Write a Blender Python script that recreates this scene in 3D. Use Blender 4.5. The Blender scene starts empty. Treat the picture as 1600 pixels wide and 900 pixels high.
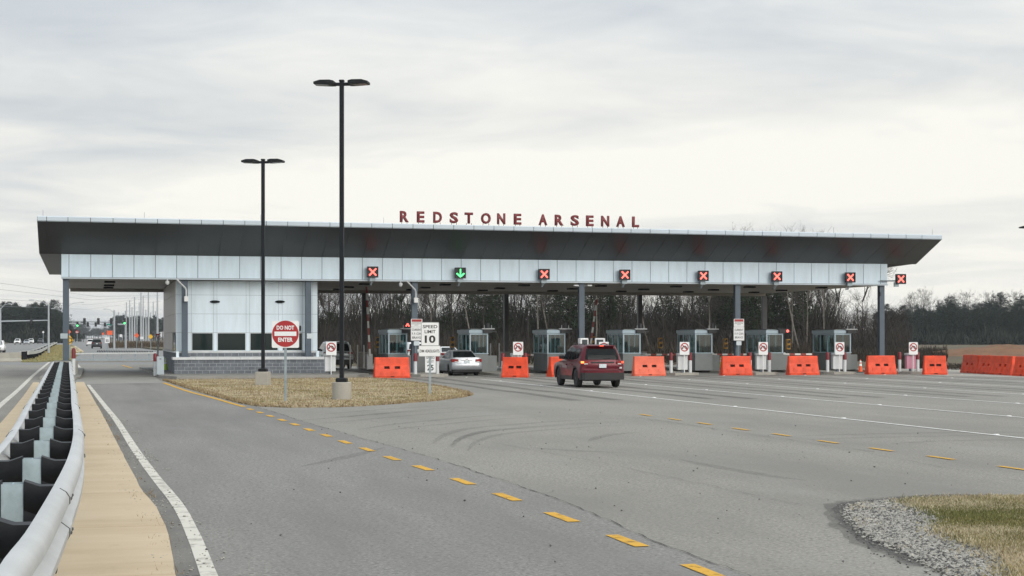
import bpy, math, random
from mathutils import Vector, Matrix, Euler
from mathutils.noise import noise as pnoise

random.seed(7)
scene = bpy.context.scene
COL = scene.collection

# ------------------------------------------------------------------ camera
F = 2571.0            # focal length in photograph pixels (1600 wide)
HOR = 527.0           # horizon row
CAM = 2.25            # eye height
TH = math.radians(14.19)
SN, CS = math.sin(TH), math.cos(TH)
cd = bpy.data.cameras.new("Camera")
cam = bpy.data.objects.new("Camera", cd)
COL.objects.link(cam)
cam.location = (0, 0, CAM)
cam.rotation_euler = (math.radians(90), 0, -TH)
cd.sensor_width = 36.0
cd.lens = 36.0 * F / 1600.0
cd.shift_y = (HOR - 450.0) / 1600.0
cd.clip_start = 0.5
cd.clip_end = 9000
scene.camera = cam

# ------------------------------------------------------------------ sky and sun
SUN_AZ = math.radians(158)      # clockwise from +Y (the road direction)
SUN_EL = math.radians(20)
world = bpy.data.worlds.new("World")
scene.world = world
world.use_nodes = True
wt = world.node_tree
wn, wl = wt.nodes, wt.links
wn.clear()
w_out = wn.new('ShaderNodeOutputWorld')
w_bg = wn.new('ShaderNodeBackground')
wl.new(w_bg.outputs[0], w_out.inputs[0])
sky = wn.new('ShaderNodeTexSky')
sky.sky_type = 'NISHITA'
sky.sun_disc = False
sky.sun_elevation = SUN_EL
sky.sun_rotation = SUN_AZ
sky.dust_density = 2.0
tc = wn.new('ShaderNodeTexCoord')


def wmath(op, a, b=None, c=None, clamp=False):
    n = wn.new('ShaderNodeMath')
    n.operation = op
    n.use_clamp = clamp
    for i, q in enumerate((a, b, c)):
        if q is None:
            continue
        if isinstance(q, (int, float)):
            n.inputs[i].default_value = q
        else:
            wl.new(q, n.inputs[i])
    return n.outputs[0]


sep = wn.new('ShaderNodeSeparateXYZ')
wl.new(tc.outputs['Generated'], sep.inputs[0])
zz = wmath('MAXIMUM', sep.outputs[2], 0.0)
den = wmath('ADD', zz, 0.085)
cx_ = wmath('DIVIDE', sep.outputs[0], den)
cy_ = wmath('DIVIDE', sep.outputs[1], den)
comb = wn.new('ShaderNodeCombineXYZ')
wl.new(cx_, comb.inputs[0])
wl.new(cy_, comb.inputs[1])


def wnoise(scale, detail, rough, dist, off, sc=(1, 1, 1), rz=0.0):
    mp = wn.new('ShaderNodeMapping')
    mp.inputs['Location'].default_value = off
    mp.inputs['Rotation'].default_value = (0, 0, rz)
    mp.inputs['Scale'].default_value = sc
    wl.new(comb.outputs[0], mp.inputs[0])
    n = wn.new('ShaderNodeTexNoise')
    n.inputs['Scale'].default_value = scale
    n.inputs['Detail'].default_value = detail
    n.inputs['Roughness'].default_value = rough
    n.inputs['Distortion'].default_value = dist
    wl.new(mp.outputs[0], n.inputs['Vector'])
    return n.outputs['Fac']


n1 = wnoise(0.50, 6, 0.50, 0.7, (3.1, 0.7, 0), (0.95, 1.0, 1), 0.25)
n2 = wnoise(1.7, 8, 0.56, 0.5, (8.0, 2.0, 0), (1.0, 1.0, 1), 0.25)
nn = wmath('ADD', wmath('MULTIPLY', n1, 0.68), wmath('MULTIPLY', n2, 0.32))
# the cloud deck thins towards the low sky: a bright slot under the deck
slot = wmath('SUBTRACT', 1.0, wmath('MULTIPLY', wmath('ABSOLUTE', wmath('SUBTRACT', zz, 0.07)), 7.0), clamp=True)
bright = wmath('ADD', wmath('MULTIPLY', wmath('SUBTRACT', nn, 0.5), 2.6), wmath('ADD', 0.22, wmath('MULTIPLY', slot, 0.76)))
# thin cloud glows around the hidden sun
sdir = (math.sin(SUN_AZ) * math.cos(SUN_EL), math.cos(SUN_AZ) * math.cos(SUN_EL), math.sin(SUN_EL))
dp = wn.new('ShaderNodeVectorMath')
dp.operation = 'DOT_PRODUCT'
wl.new(tc.outputs['Generated'], dp.inputs[0])
dp.inputs[1].default_value = sdir
glow = wmath('POWER', wmath('MAXIMUM', dp.outputs['Value'], 0.0), 5.0)
bright = wmath('ADD', bright, wmath('MULTIPLY', glow, 0.25))
# the deck is thinner towards the east side of the sky
dq = wn.new('ShaderNodeVectorMath')
dq.operation = 'DOT_PRODUCT'
wl.new(tc.outputs['Generated'], dq.inputs[0])
dq.inputs[1].default_value = (CS, -SN, 0)
bright = wmath('ADD', bright, wmath('MULTIPLY', dq.outputs['Value'], 0.55))
ramp = wn.new('ShaderNodeValToRGB')
wl.new(bright, ramp.inputs[0])
cr = ramp.color_ramp
cr.elements[0].position = 0.0
cr.elements[0].color = (0.50, 0.55, 0.60, 1)
cr.elements[1].position = 1.0
cr.elements[1].color = (1.02, 1.0, 0.93, 1)
e = cr.elements.new(0.35)
e.color = (0.67, 0.70, 0.72, 1)
e = cr.elements.new(0.68)
e.color = (0.87, 0.872, 0.84, 1)
skm = wn.new('ShaderNodeMix')
skm.data_type = 'RGBA'
skm.blend_type = 'MULTIPLY'
skm.inputs['Factor'].default_value = 1.0
wl.new(sky.outputs[0], skm.inputs['A'])
skm.inputs['B'].default_value = (0.1, 0.1, 0.1, 1)
mixs = wn.new('ShaderNodeMix')
mixs.data_type = 'RGBA'
mixs.inputs['Factor'].default_value = 0.94
wl.new(skm.outputs['Result'], mixs.inputs['A'])
wl.new(ramp.outputs[0], mixs.inputs['B'])
wl.new(mixs.outputs['Result'], w_bg.inputs[0])
# overcast decks brighten steadily towards the zenith (standard overcast sky)
wl.new(wmath('ADD', 1.0, wmath('MULTIPLY', wmath('MAXIMUM', wmath('SUBTRACT', zz, 0.14), 0.0), 1.55)), w_bg.inputs[1])

sd = bpy.data.lights.new("Sun", 'SUN')
sd.energy = 1.2
sd.angle = math.radians(32)
sd.color = (1.0, 0.965, 0.91)
sun = bpy.data.objects.new("Sun", sd)
COL.objects.link(sun)
sun.rotation_euler = Vector((-sdir[0], -sdir[1], -sdir[2])).to_track_quat('-Z', 'Y').to_euler()

vs = scene.view_settings
vs.view_transform = 'Standard'
vs.look = 'None'
vs.exposure = 0.0
vs.gamma = 1.0
vs.use_curve_mapping = False
scene.render.engine = 'CYCLES'
scene.cycles.use_denoising = True
scene.cycles.max_bounces = 6
scene.cycles.transparent_max_bounces = 12
scene.cycles.sample_clamp_indirect = 6.0


# ------------------------------------------------------------------ measuring helpers
def fwd(d, xc):
    return Vector((xc * CS + d * SN, -xc * SN + d * CS, 0))


def gp(px, py, z=0.0):
    """point of the horizontal plane at height z seen at a photograph pixel"""
    d = F * (CAM - z) / (py - HOR)
    v = fwd(d, (px - 800.0) / F * d)
    v.z = z
    return v


def onY(px, Y):
    xn = (px - 800.0) / F
    return Y * (xn * CS + SN) / (CS - xn * SN)


def dep(px, Y):
    return Y / (CS - (px - 800.0) / F * SN)


def zat(px, py, Y):
    return CAM + (HOR - py) / F * dep(px, Y)


def atd(px, d, z=0.0):
    v = fwd(d, (px - 800.0) / F * d)
    v.z = z
    return v


# ------------------------------------------------------------------ materials
MATS = {}


def mat(name, col=(0.5, 0.5, 0.5), rough=0.6, metal=0.0, var=0.0, vscale=3.0, col2=None, bump=0.0, bscale=40.0,
        spec=0.5, emit=None, estr=0.0, coat=0.0, world_space=True, detail=5.0, stretch=None):
    if name in MATS:
        return MATS[name]
    m = bpy.data.materials.new(name)
    m.use_nodes = True
    nt = m.node_tree
    b = nt.nodes['Principled BSDF']
    b.inputs['Base Color'].default_value = (*col, 1)
    b.inputs['Roughness'].default_value = rough
    b.inputs['Metallic'].default_value = metal
    b.inputs['Specular IOR Level'].default_value = spec
    if coat:
        b.inputs['Coat Weight'].default_value = coat
        b.inputs['Coat Roughness'].default_value = 0.06
    if emit:
        b.inputs['Emission Color'].default_value = (*emit, 1)
        b.inputs['Emission Strength'].default_value = estr
    if var or col2 or bump:
        if world_space:
            g = nt.nodes.new('ShaderNodeNewGeometry')
            vec = g.outputs['Position']
        else:
            g = nt.nodes.new('ShaderNodeTexCoord')
            vec = g.outputs['Object']
    if var or col2:
        n = nt.nodes.new('ShaderNodeTexNoise')
        n.inputs['Scale'].default_value = vscale
        n.inputs['Detail'].default_value = detail
        n.inputs['Roughness'].default_value = 0.6
        if stretch:
            mp = nt.nodes.new('ShaderNodeMapping')
            mp.inputs['Scale'].default_value = stretch
            nt.links.new(vec, mp.inputs[0])
            nt.links.new(mp.outputs[0], n.inputs['Vector'])
        else:
            nt.links.new(vec, n.inputs['Vector'])
        r = nt.nodes.new('ShaderNodeValToRGB')
        c2 = col2 if col2 else tuple(min(1, c * (1 + var)) for c in col)
        c1 = col if col2 else tuple(c * (1 - var) for c in col)
        r.color_ramp.elements[0].position = 0.32
        r.color_ramp.elements[0].color = (*c1, 1)
        r.color_ramp.elements[1].position = 0.68
        r.color_ramp.elements[1].color = (*c2, 1)
        nt.links.new(n.outputs['Fac'], r.inputs[0])
        nt.links.new(r.outputs[0], b.inputs['Base Color'])
    if bump:
        n = nt.nodes.new('ShaderNodeTexNoise')
        n.inputs['Scale'].default_value = bscale
        n.inputs['Detail'].default_value = 3
        nt.links.new(vec, n.inputs['Vector'])
        bp = nt.nodes.new('ShaderNodeBump')
        bp.inputs['Strength'].default_value = bump
        bp.inputs['Distance'].default_value = 0.02
        nt.links.new(n.outputs['Fac'], bp.inputs['Height'])
        nt.links.new(bp.outputs[0], b.inputs['Normal'])
    MATS[name] = m
    return m


def ground_mat(name, layers, rough=0.9, bump=0.25, bscale=60.0, spec=0.25):
    """layers: list of (scale, stretch xyz, (pos0, pos1), colour, max factor); first entry is the base colour"""
    m = bpy.data.materials.new(name)
    m.use_nodes = True
    nt = m.node_tree
    b = nt.nodes['Principled BSDF']
    b.inputs['Roughness'].default_value = rough
    b.inputs['Specular IOR Level'].default_value = spec
    g = nt.nodes.new('ShaderNodeNewGeometry')
    cur = None
    for i, L in enumerate(layers):
        if i == 0:
            base = L
            continue
        sc, st, pos, colr, fac = L
        mp = nt.nodes.new('ShaderNodeMapping')
        mp.inputs['Scale'].default_value = st
        mp.inputs['Location'].default_value = (i * 13.7, i * 7.1, 0)
        nt.links.new(g.outputs['Position'], mp.inputs[0])
        n = nt.nodes.new('ShaderNodeTexNoise')
        n.inputs['Scale'].default_value = sc
        n.inputs['Detail'].default_value = 6
        n.inputs['Roughness'].default_value = 0.62
        nt.links.new(mp.outputs[0], n.inputs['Vector'])
        mr = nt.nodes.new('ShaderNodeMapRange')
        mr.inputs['From Min'].default_value = pos[0]
        mr.inputs['From Max'].default_value = pos[1]
        mr.inputs['To Max'].default_value = fac
        nt.links.new(n.outputs['Fac'], mr.inputs['Value'])
        mx = nt.nodes.new('ShaderNodeMix')
        mx.data_type = 'RGBA'
        nt.links.new(mr.outputs[0], mx.inputs['Factor'])
        if cur is None:
            mx.inputs['A'].default_value = (*base, 1)
        else:
            nt.links.new(cur, mx.inputs['A'])
        mx.inputs['B'].default_value = (*colr, 1)
        cur = mx.outputs['Result']
    if cur is None:
        b.inputs['Base Color'].default_value = (*layers[0], 1)
    else:
        nt.links.new(cur, b.inputs['Base Color'])
    if bump:
        n = nt.nodes.new('ShaderNodeTexNoise')
        n.inputs['Scale'].default_value = bscale
        n.inputs['Detail'].default_value = 4
        nt.links.new(g.outputs['Position'], n.inputs['Vector'])
        bp = nt.nodes.new('ShaderNodeBump')
        bp.inputs['Strength'].default_value = bump
        bp.inputs['Distance'].default_value = 0.015
        nt.links.new(n.outputs['Fac'], bp.inputs['Height'])
        nt.links.new(bp.outputs[0], b.inputs['Normal'])
    MATS[name] = m
    return m


def worn_mat(name, col, cover=0.75, scale=14.0, rough=0.8, strk=(1, 1, 1)):
    """paint or rubber film with worn gaps that show the surface below"""
    m = bpy.data.materials.new(name)
    m.use_nodes = True
    nt = m.node_tree
    b = nt.nodes['Principled BSDF']
    b.inputs['Base Color'].default_value = (*col, 1)
    b.inputs['Roughness'].default_value = rough
    b.inputs['Specular IOR Level'].default_value = 0.25
    g = nt.nodes.new('ShaderNodeNewGeometry')
    mp = nt.nodes.new('ShaderNodeMapping')
    mp.inputs['Scale'].default_value = strk
    nt.links.new(g.outputs['Position'], mp.inputs[0])
    n = nt.nodes.new('ShaderNodeTexNoise')
    n.inputs['Scale'].default_value = scale
    n.inputs['Detail'].default_value = 7
    n.inputs['Roughness'].default_value = 0.7
    nt.links.new(mp.outputs[0], n.inputs['Vector'])
    mr = nt.nodes.new('ShaderNodeMapRange')
    mr.inputs['From Min'].default_value = 0.34
    mr.inputs['From Max'].default_value = 0.50
    mr.inputs['To Min'].default_value = cover * 0.45
    mr.inputs['To Max'].default_value = cover
    nt.links.new(n.outputs['Fac'], mr.inputs['Value'])
    nt.links.new(mr.outputs[0], b.inputs['Alpha'])
    MATS[name] = m
    return m


def glass_mat(name, tint=(0.75, 0.85, 0.86), refl=0.12):
    m = bpy.data.materials.new(name)
    m.use_nodes = True
    nt = m.node_tree
    nt.nodes.clear()
    o = nt.nodes.new('ShaderNodeOutputMaterial')
    t = nt.nodes.new('ShaderNodeBsdfTransparent')
    t.inputs[0].default_value = (*tint, 1)
    gl = nt.nodes.new('ShaderNodeBsdfGlossy')
    gl.inputs['Roughness'].default_value = 0.02
    mx = nt.nodes.new('ShaderNodeMixShader')
    mx.inputs[0].default_value = refl
    nt.links.new(t.outputs[0], mx.inputs[1])
    nt.links.new(gl.outputs[0], mx.inputs[2])
    nt.links.new(mx.outputs[0], o.inputs[0])
    MATS[name] = m
    return m


def leaf_mat(name, c1, c2, scale=1.2):
    return mat(name, c1, 0.85, col2=c2, vscale=scale, spec=0.15)


# ground
ground_mat('asphalt', [(0.236, 0.224, 0.199),
                       (24.0, (1, 1, 1), (0.50, 0.62), (0.41, 0.393, 0.355), 0.75),
                       (9.0, (1, 1, 1), (0.46, 0.68), (0.305, 0.292, 0.262), 0.6),
                       (17.0, (1, 1, 1), (0.53, 0.63), (0.07, 0.07, 0.07), 0.6),
                       (0.16, (1.6, 0.5, 1), (0.42, 0.66), (0.182, 0.174, 0.158), 0.75),
                       (0.55, (0.9, 0.35, 1), (0.55, 0.75), (0.26, 0.252, 0.235), 0.55),
                       (2.6, (1, 1, 1), (0.60, 0.74), (0.12, 0.12, 0.12), 0.4)], rough=0.85, bump=0.4, bscale=70)
ground_mat('asphalt_lane', [(0.200, 0.194, 0.180),
                            (26.0, (1, 1, 1), (0.50, 0.62), (0.37, 0.36, 0.335), 0.75),
                            (9.5, (1, 1, 1), (0.46, 0.68), (0.265, 0.258, 0.24), 0.6),
                            (18.0, (1, 1, 1), (0.53, 0.63), (0.06, 0.062, 0.064), 0.6),
                            (0.30, (1.5, 0.22, 1), (0.42, 0.66), (0.156, 0.152, 0.144), 0.8),
                            (0.8, (0.8, 0.3, 1), (0.55, 0.75), (0.215, 0.212, 0.205), 0.55)], rough=0.85, bump=0.4, bscale=70)
ground_mat('asphalt_far', [(0.23, 0.23, 0.226), (0.05, (2, 0.4, 1), (0.4, 0.65), (0.19, 0.19, 0.19), 0.7),
                           (0.6, (1, 0.3, 1), (0.5, 0.7), (0.26, 0.255, 0.245), 0.5)], bump=0)
ground_mat('dusty_edge', [(0.165, 0.16, 0.15), (60.0, (1, 1, 1), (0.45, 0.65), (0.26, 0.25, 0.23), 0.8),
                          (1.2, (1, 0.4, 1), (0.4, 0.65), (0.12, 0.118, 0.112), 0.7)], bump=0.4, bscale=70)
ground_mat('tan_concrete', [(0.49, 0.395, 0.27), (0.9, (0.12, 1.5, 1), (0.36, 0.7), (0.58, 0.485, 0.355), 0.7),
                            (4.0, (0.10, 2.0, 1), (0.52, 0.78), (0.39, 0.295, 0.18), 0.3),
                            (0.5, (1, 1, 1), (0.5, 0.7), (0.42, 0.335, 0.225), 0.7),
                            (2.4, (1, 0.5, 1), (0.60, 0.74), (0.33, 0.27, 0.185), 0.45),
                            (60.0, (1, 1, 1), (0.5, 0.7), (0.52, 0.41, 0.26), 0.4)], rough=0.8, bump=0.12, bscale=40)
ground_mat('concrete', [(0.28, 0.272, 0.25), (0.8, (1, 1, 1), (0.4, 0.65), (0.22, 0.213, 0.2), 0.7),
                        (12.0, (1, 1, 1), (0.5, 0.7), (0.34, 0.33, 0.305), 0.5)], rough=0.8, bump=0.12, bscale=30)
ground_mat('pale_concrete', [(0.37, 0.355, 0.315), (1.4, (1, 1, 1), (0.4, 0.65), (0.30, 0.29, 0.26), 0.7),
                             (16.0, (1, 1, 1), (0.5, 0.7), (0.43, 0.41, 0.37), 0.5)], rough=0.8, bump=0.15, bscale=40)
ground_mat('dead_turf', [(0.35, 0.29, 0.19), (1.1, (1, 1, 1), (0.42, 0.62), (0.27, 0.20, 0.105), 0.7),
                         (0.45, (1, 1, 1), (0.52, 0.7), (0.47, 0.40, 0.26), 0.8),
                         (9.0, (1, 1, 1), (0.5, 0.7), (0.17, 0.125, 0.07), 0.6),
                         (0.7, (1, 1, 1), (0.62, 0.75), (0.19, 0.20, 0.08), 0.6)], bump=0.6, bscale=30)
ground_mat('meadow', [(0.100, 0.080, 0.053), (0.02, (1, 1, 1), (0.42, 0.6), (0.135, 0.105, 0.070), 0.8),
                      (0.06, (1, 1, 1), (0.5, 0.64), (0.095, 0.10, 0.048), 0.8),
                      (0.4, (1, 1, 1), (0.5, 0.7), (0.085, 0.064, 0.04), 0.6)], bump=0.5, bscale=4)
ground_mat('green_turf', [(0.17, 0.165, 0.06), (0.12, (1, 1, 1), (0.4, 0.62), (0.24, 0.205, 0.09), 0.8),
                          (1.1, (1, 1, 1), (0.5, 0.7), (0.11, 0.12, 0.045), 0.6)], bump=0.5, bscale=8)
ground_mat('red_dirt', [(0.20, 0.105, 0.058), (0.35, (1, 1, 1), (0.42, 0.62), (0.135, 0.075, 0.045), 0.8),
                        (1.4, (1, 1, 1), (0.5, 0.7), (0.19, 0.145, 0.085), 0.7)], bump=0.8, bscale=3)
ground_mat('gravel_bed', [(0.16, 0.155, 0.145), (30.0, (1, 1, 1), (0.42, 0.62), (0.30, 0.295, 0.285), 0.8)], bump=0.8, bscale=60)
worn_mat('white_paint', (0.60, 0.58, 0.52), 0.97, 2.5)
worn_mat('white_paint_lane', (0.70, 0.70, 0.67), 1.0, 1.5)
worn_mat('yellow_paint', (0.62, 0.35, 0.045), 0.97, 5.0)
worn_mat('rubber_film', (0.06, 0.06, 0.06), 0.13, 1.6)
worn_mat('oil_film', (0.06, 0.06, 0.058), 0.28, 0.8)
worn_mat('crack_film', (0.04, 0.04, 0.04), 0.95, 3.0)
mat('crack_fill', (0.035, 0.035, 0.035), 0.9)
# building
mat('panel_silver', (0.66, 0.80, 0.905), 0.38, metal=0.0, var=0.07, vscale=1.6, stretch=(1.6, 1, 0.25))
mat('panel_white', (0.69, 0.80, 0.885), 0.42, metal=0.0, var=0.07, vscale=1.5, stretch=(1.8, 1, 0.22))
mat('panel_ground_bounce', (0.42, 0.40, 0.37), 0.42, metal=0.25, var=0.06, vscale=0.6)  # same metal panels, with the warm ground's reflection put into the colour
mat('joint_dark', (0.10, 0.12, 0.14), 0.8)
mat('soffit_dark', (0.060, 0.061, 0.060), 0.42, metal=0.55, var=0.12, vscale=0.35)
mat('soffit_under', (0.30, 0.275, 0.24), 0.5, var=0.12, vscale=0.3)
mat('edge_metal', (0.50, 0.575, 0.64), 0.35, metal=0.0, var=0.05, vscale=0.5)
mat('roof_top', (0.5, 0.52, 0.53), 0.6, var=0.1)
mat('column_steel', (0.078, 0.105, 0.135), 0.45, metal=0.2, var=0.1, vscale=1.5)
mat('column_dark', (0.055, 0.058, 0.062), 0.5, var=0.12)
mat('block_grey', (0.145, 0.162, 0.185), 0.85, var=0.22, vscale=1.9, bump=0.3, bscale=60)
mat('mortar', (0.44, 0.46, 0.48), 0.9, var=0.15, vscale=4)
mat('cap_stone', (0.62, 0.64, 0.65), 0.6, var=0.08, vscale=2)
mat('window_dark', (0.014, 0.024, 0.024), 0.05, spec=0.32)
mat('window_frame', (0.62, 0.68, 0.72), 0.4, metal=0.2)
mat('car_window', (0.010, 0.013, 0.014), 0.08, spec=0.1)
mat('room_dark', (0.05, 0.055, 0.055), 0.8)
mat('letter_red', (0.16, 0.018, 0.02), 0.42, var=0.1)
mat('black_metal', (0.010, 0.013, 0.016), 0.5, spec=0.25, var=0.15, vscale=2)
mat('black_plastic', (0.012, 0.014, 0.018), 0.5, var=0.2, vscale=5)
mat('lamp_black', (0.010, 0.012, 0.014), 0.55, spec=0.25)
mat('lamp_lens', (0.22, 0.20, 0.17), 0.25)
mat('white_enamel', (0.76, 0.77, 0.78), 0.4, var=0.04)
mat('off_white', (0.60, 0.62, 0.63), 0.5, var=0.06)
mat('cabinet_grey', (0.40, 0.46, 0.50), 0.45, var=0.06)
mat('booth_frame', (0.31, 0.395, 0.45), 0.4, metal=0.3, var=0.05)
mat('booth_wall', (0.20, 0.215, 0.215), 0.7, var=0.08, vscale=1.2)
mat('booth_dark', (0.045, 0.055, 0.06), 0.6)
glass_mat('booth_glass', (0.40, 0.55, 0.55), 0.10)
glass_mat('car_glass', (0.10, 0.12, 0.13), 0.14)
mat('screen_glow', (0.1, 0.3, 0.3), 0.4)
mat('galvanized', (0.33, 0.415, 0.46), 0.45, metal=0.2, var=0.16, vscale=7, bump=0.03, bscale=20)
mat('rail_steel', (0.52, 0.53, 0.525), 0.42, metal=0.35, var=0.10, vscale=1.3, bump=0.03, bscale=15)
mat('post_steel', (0.29, 0.345, 0.375), 0.5, metal=0.4, var=0.15, vscale=6)
mat('blockout_black', (0.0045, 0.006, 0.009), 0.5, spec=0.22, var=0.3, vscale=9, bump=0.05, bscale=30)
mat('bolt_dark', (0.10, 0.10, 0.10), 0.6, metal=0.5)
mat('barrier_orange', (0.70, 0.062, 0.014), 0.55, var=0.22, vscale=2.2, bump=0.04, bscale=12)
mat('barrier_faded', (0.74, 0.135, 0.07), 0.55, var=0.12, vscale=2.2, bump=0.04, bscale=12)
mat('slot_dark', (0.05, 0.012, 0.006), 0.8)
mat('cone_lime', (0.42, 0.66, 0.04), 0.5, var=0.1)
mat('cone_orange', (0.75, 0.10, 0.02), 0.5, var=0.1)
mat('reflective_white', (0.82, 0.83, 0.82), 0.35)
mat('sign_red', (0.36, 0.018, 0.022), 0.4, var=0.05)
mat('sign_black', (0.015, 0.015, 0.016), 0.5)
mat('sign_back', (0.36, 0.38, 0.39), 0.5, metal=0.4)
mat('sign_yellow', (0.80, 0.45, 0.02), 0.45)
mat('sign_orange', (0.85, 0.14, 0.05), 0.45)
mat('sign_green', (0.02, 0.26, 0.20), 0.45)
mat('sign_pink', (0.55, 0.25, 0.33), 0.5)
mat('signal_yellow', (0.40, 0.21, 0.02), 0.5)
mat('bollard_red', (0.17, 0.014, 0.02), 0.45, var=0.1)
mat('boom_red', (0.34, 0.05, 0.04), 0.5)
mat('glow_red', (0.8, 0.05, 0.04), 0.5, emit=(1.0, 0.12, 0.09), estr=3.0)
mat('glow_green', (0.05, 0.8, 0.2), 0.5, emit=(0.10, 1.0, 0.24), estr=2.2)
mat('glow_tail', (0.8, 0.06, 0.03), 0.3, emit=(1.0, 0.10, 0.04), estr=1.6)
mat('glow_amber', (0.9, 0.3, 0.05), 0.3, emit=(1.0, 0.28, 0.07), estr=2.2)
mat('glow_white', (0.9, 0.9, 0.9), 0.3, emit=(1.0, 0.95, 0.85), estr=2.0)
mat('paint_red', (0.105, 0.007, 0.015), 0.30, metal=0.3, coat=0.3, spec=0.25)
mat('paint_silver', (0.40, 0.425, 0.455), 0.32, metal=0.45, coat=0.4)
mat('paint_grey', (0.34, 0.38, 0.40), 0.36, metal=0.3, coat=0.3)
mat('paint_white', (0.74, 0.75, 0.75), 0.3, coat=0.6)
mat('paint_dark', (0.02, 0.022, 0.026), 0.3, metal=0.3, coat=0.6)
mat('trim_black', (0.014, 0.014, 0.016), 0.5)
mat('tail_red', (0.26, 0.012, 0.012), 0.15, coat=0.6)
mat('tail_clear', (0.62, 0.58, 0.57), 0.15, coat=0.6)
mat('tyre_black', (0.014, 0.014, 0.015), 0.75)
mat('rim_black', (0.03, 0.031, 0.034), 0.35, metal=0.5)
mat('rim_silver', (0.42, 0.43, 0.44), 0.35, metal=0.7)
mat('plate_white', (0.58, 0.64, 0.68), 0.5, var=0.15, vscale=20)
mat('chrome', (0.7, 0.7, 0.72), 0.15, metal=1.0)
mat('monopole', (0.40, 0.43, 0.46), 0.5, metal=0.3)
mat('wire', (0.14, 0.15, 0.16), 0.6)
# vegetation
mat('bark_grey', (0.055, 0.049, 0.043), 0.9, var=0.3, vscale=1.0, spec=0.15)
mat('bark_pale', (0.17, 0.155, 0.135), 0.9, var=0.3, vscale=1.2, spec=0.15)
mat('twig_brown', (0.046, 0.040, 0.035), 0.9, var=0.3, vscale=0.5, spec=0.1)
mat('twig_grey', (0.066, 0.059, 0.052), 0.9, var=0.3, vscale=0.5, spec=0.1)
leaf_mat('needle_green', (0.017, 0.03, 0.017), (0.042, 0.058, 0.028))
leaf_mat('needle_blue', (0.016, 0.028, 0.024), (0.036, 0.052, 0.038), 0.35)
leaf_mat('brush_brown', (0.062, 0.048, 0.035), (0.115, 0.09, 0.062), 0.5)
leaf_mat('brush_umber', (0.028, 0.024, 0.019), (0.055, 0.046, 0.036), 0.4)
leaf_mat('brush_dark', (0.020, 0.021, 0.016), (0.040, 0.038, 0.030), 0.3)
leaf_mat('brush_pine', (0.018, 0.026, 0.022), (0.036, 0.044, 0.034), 0.3)
leaf_mat('dead_blade', (0.36, 0.305, 0.205), (0.54, 0.475, 0.335), 1.0)
leaf_mat('dead_blade_dark', (0.20, 0.145, 0.085), (0.36, 0.28, 0.165), 1.0)
leaf_mat('green_blade', (0.115, 0.125, 0.042), (0.21, 0.205, 0.085), 2.0)
leaf_mat('olive_blade', (0.23, 0.20, 0.085), (0.37, 0.31, 0.15), 2.0)
mat('stone_a', (0.30, 0.29, 0.265), 0.9, var=0.5, vscale=14, spec=0.2)
mat('stone_dark', (0.10, 0.098, 0.095), 0.9, var=0.4, vscale=9, spec=0.2)


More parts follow.
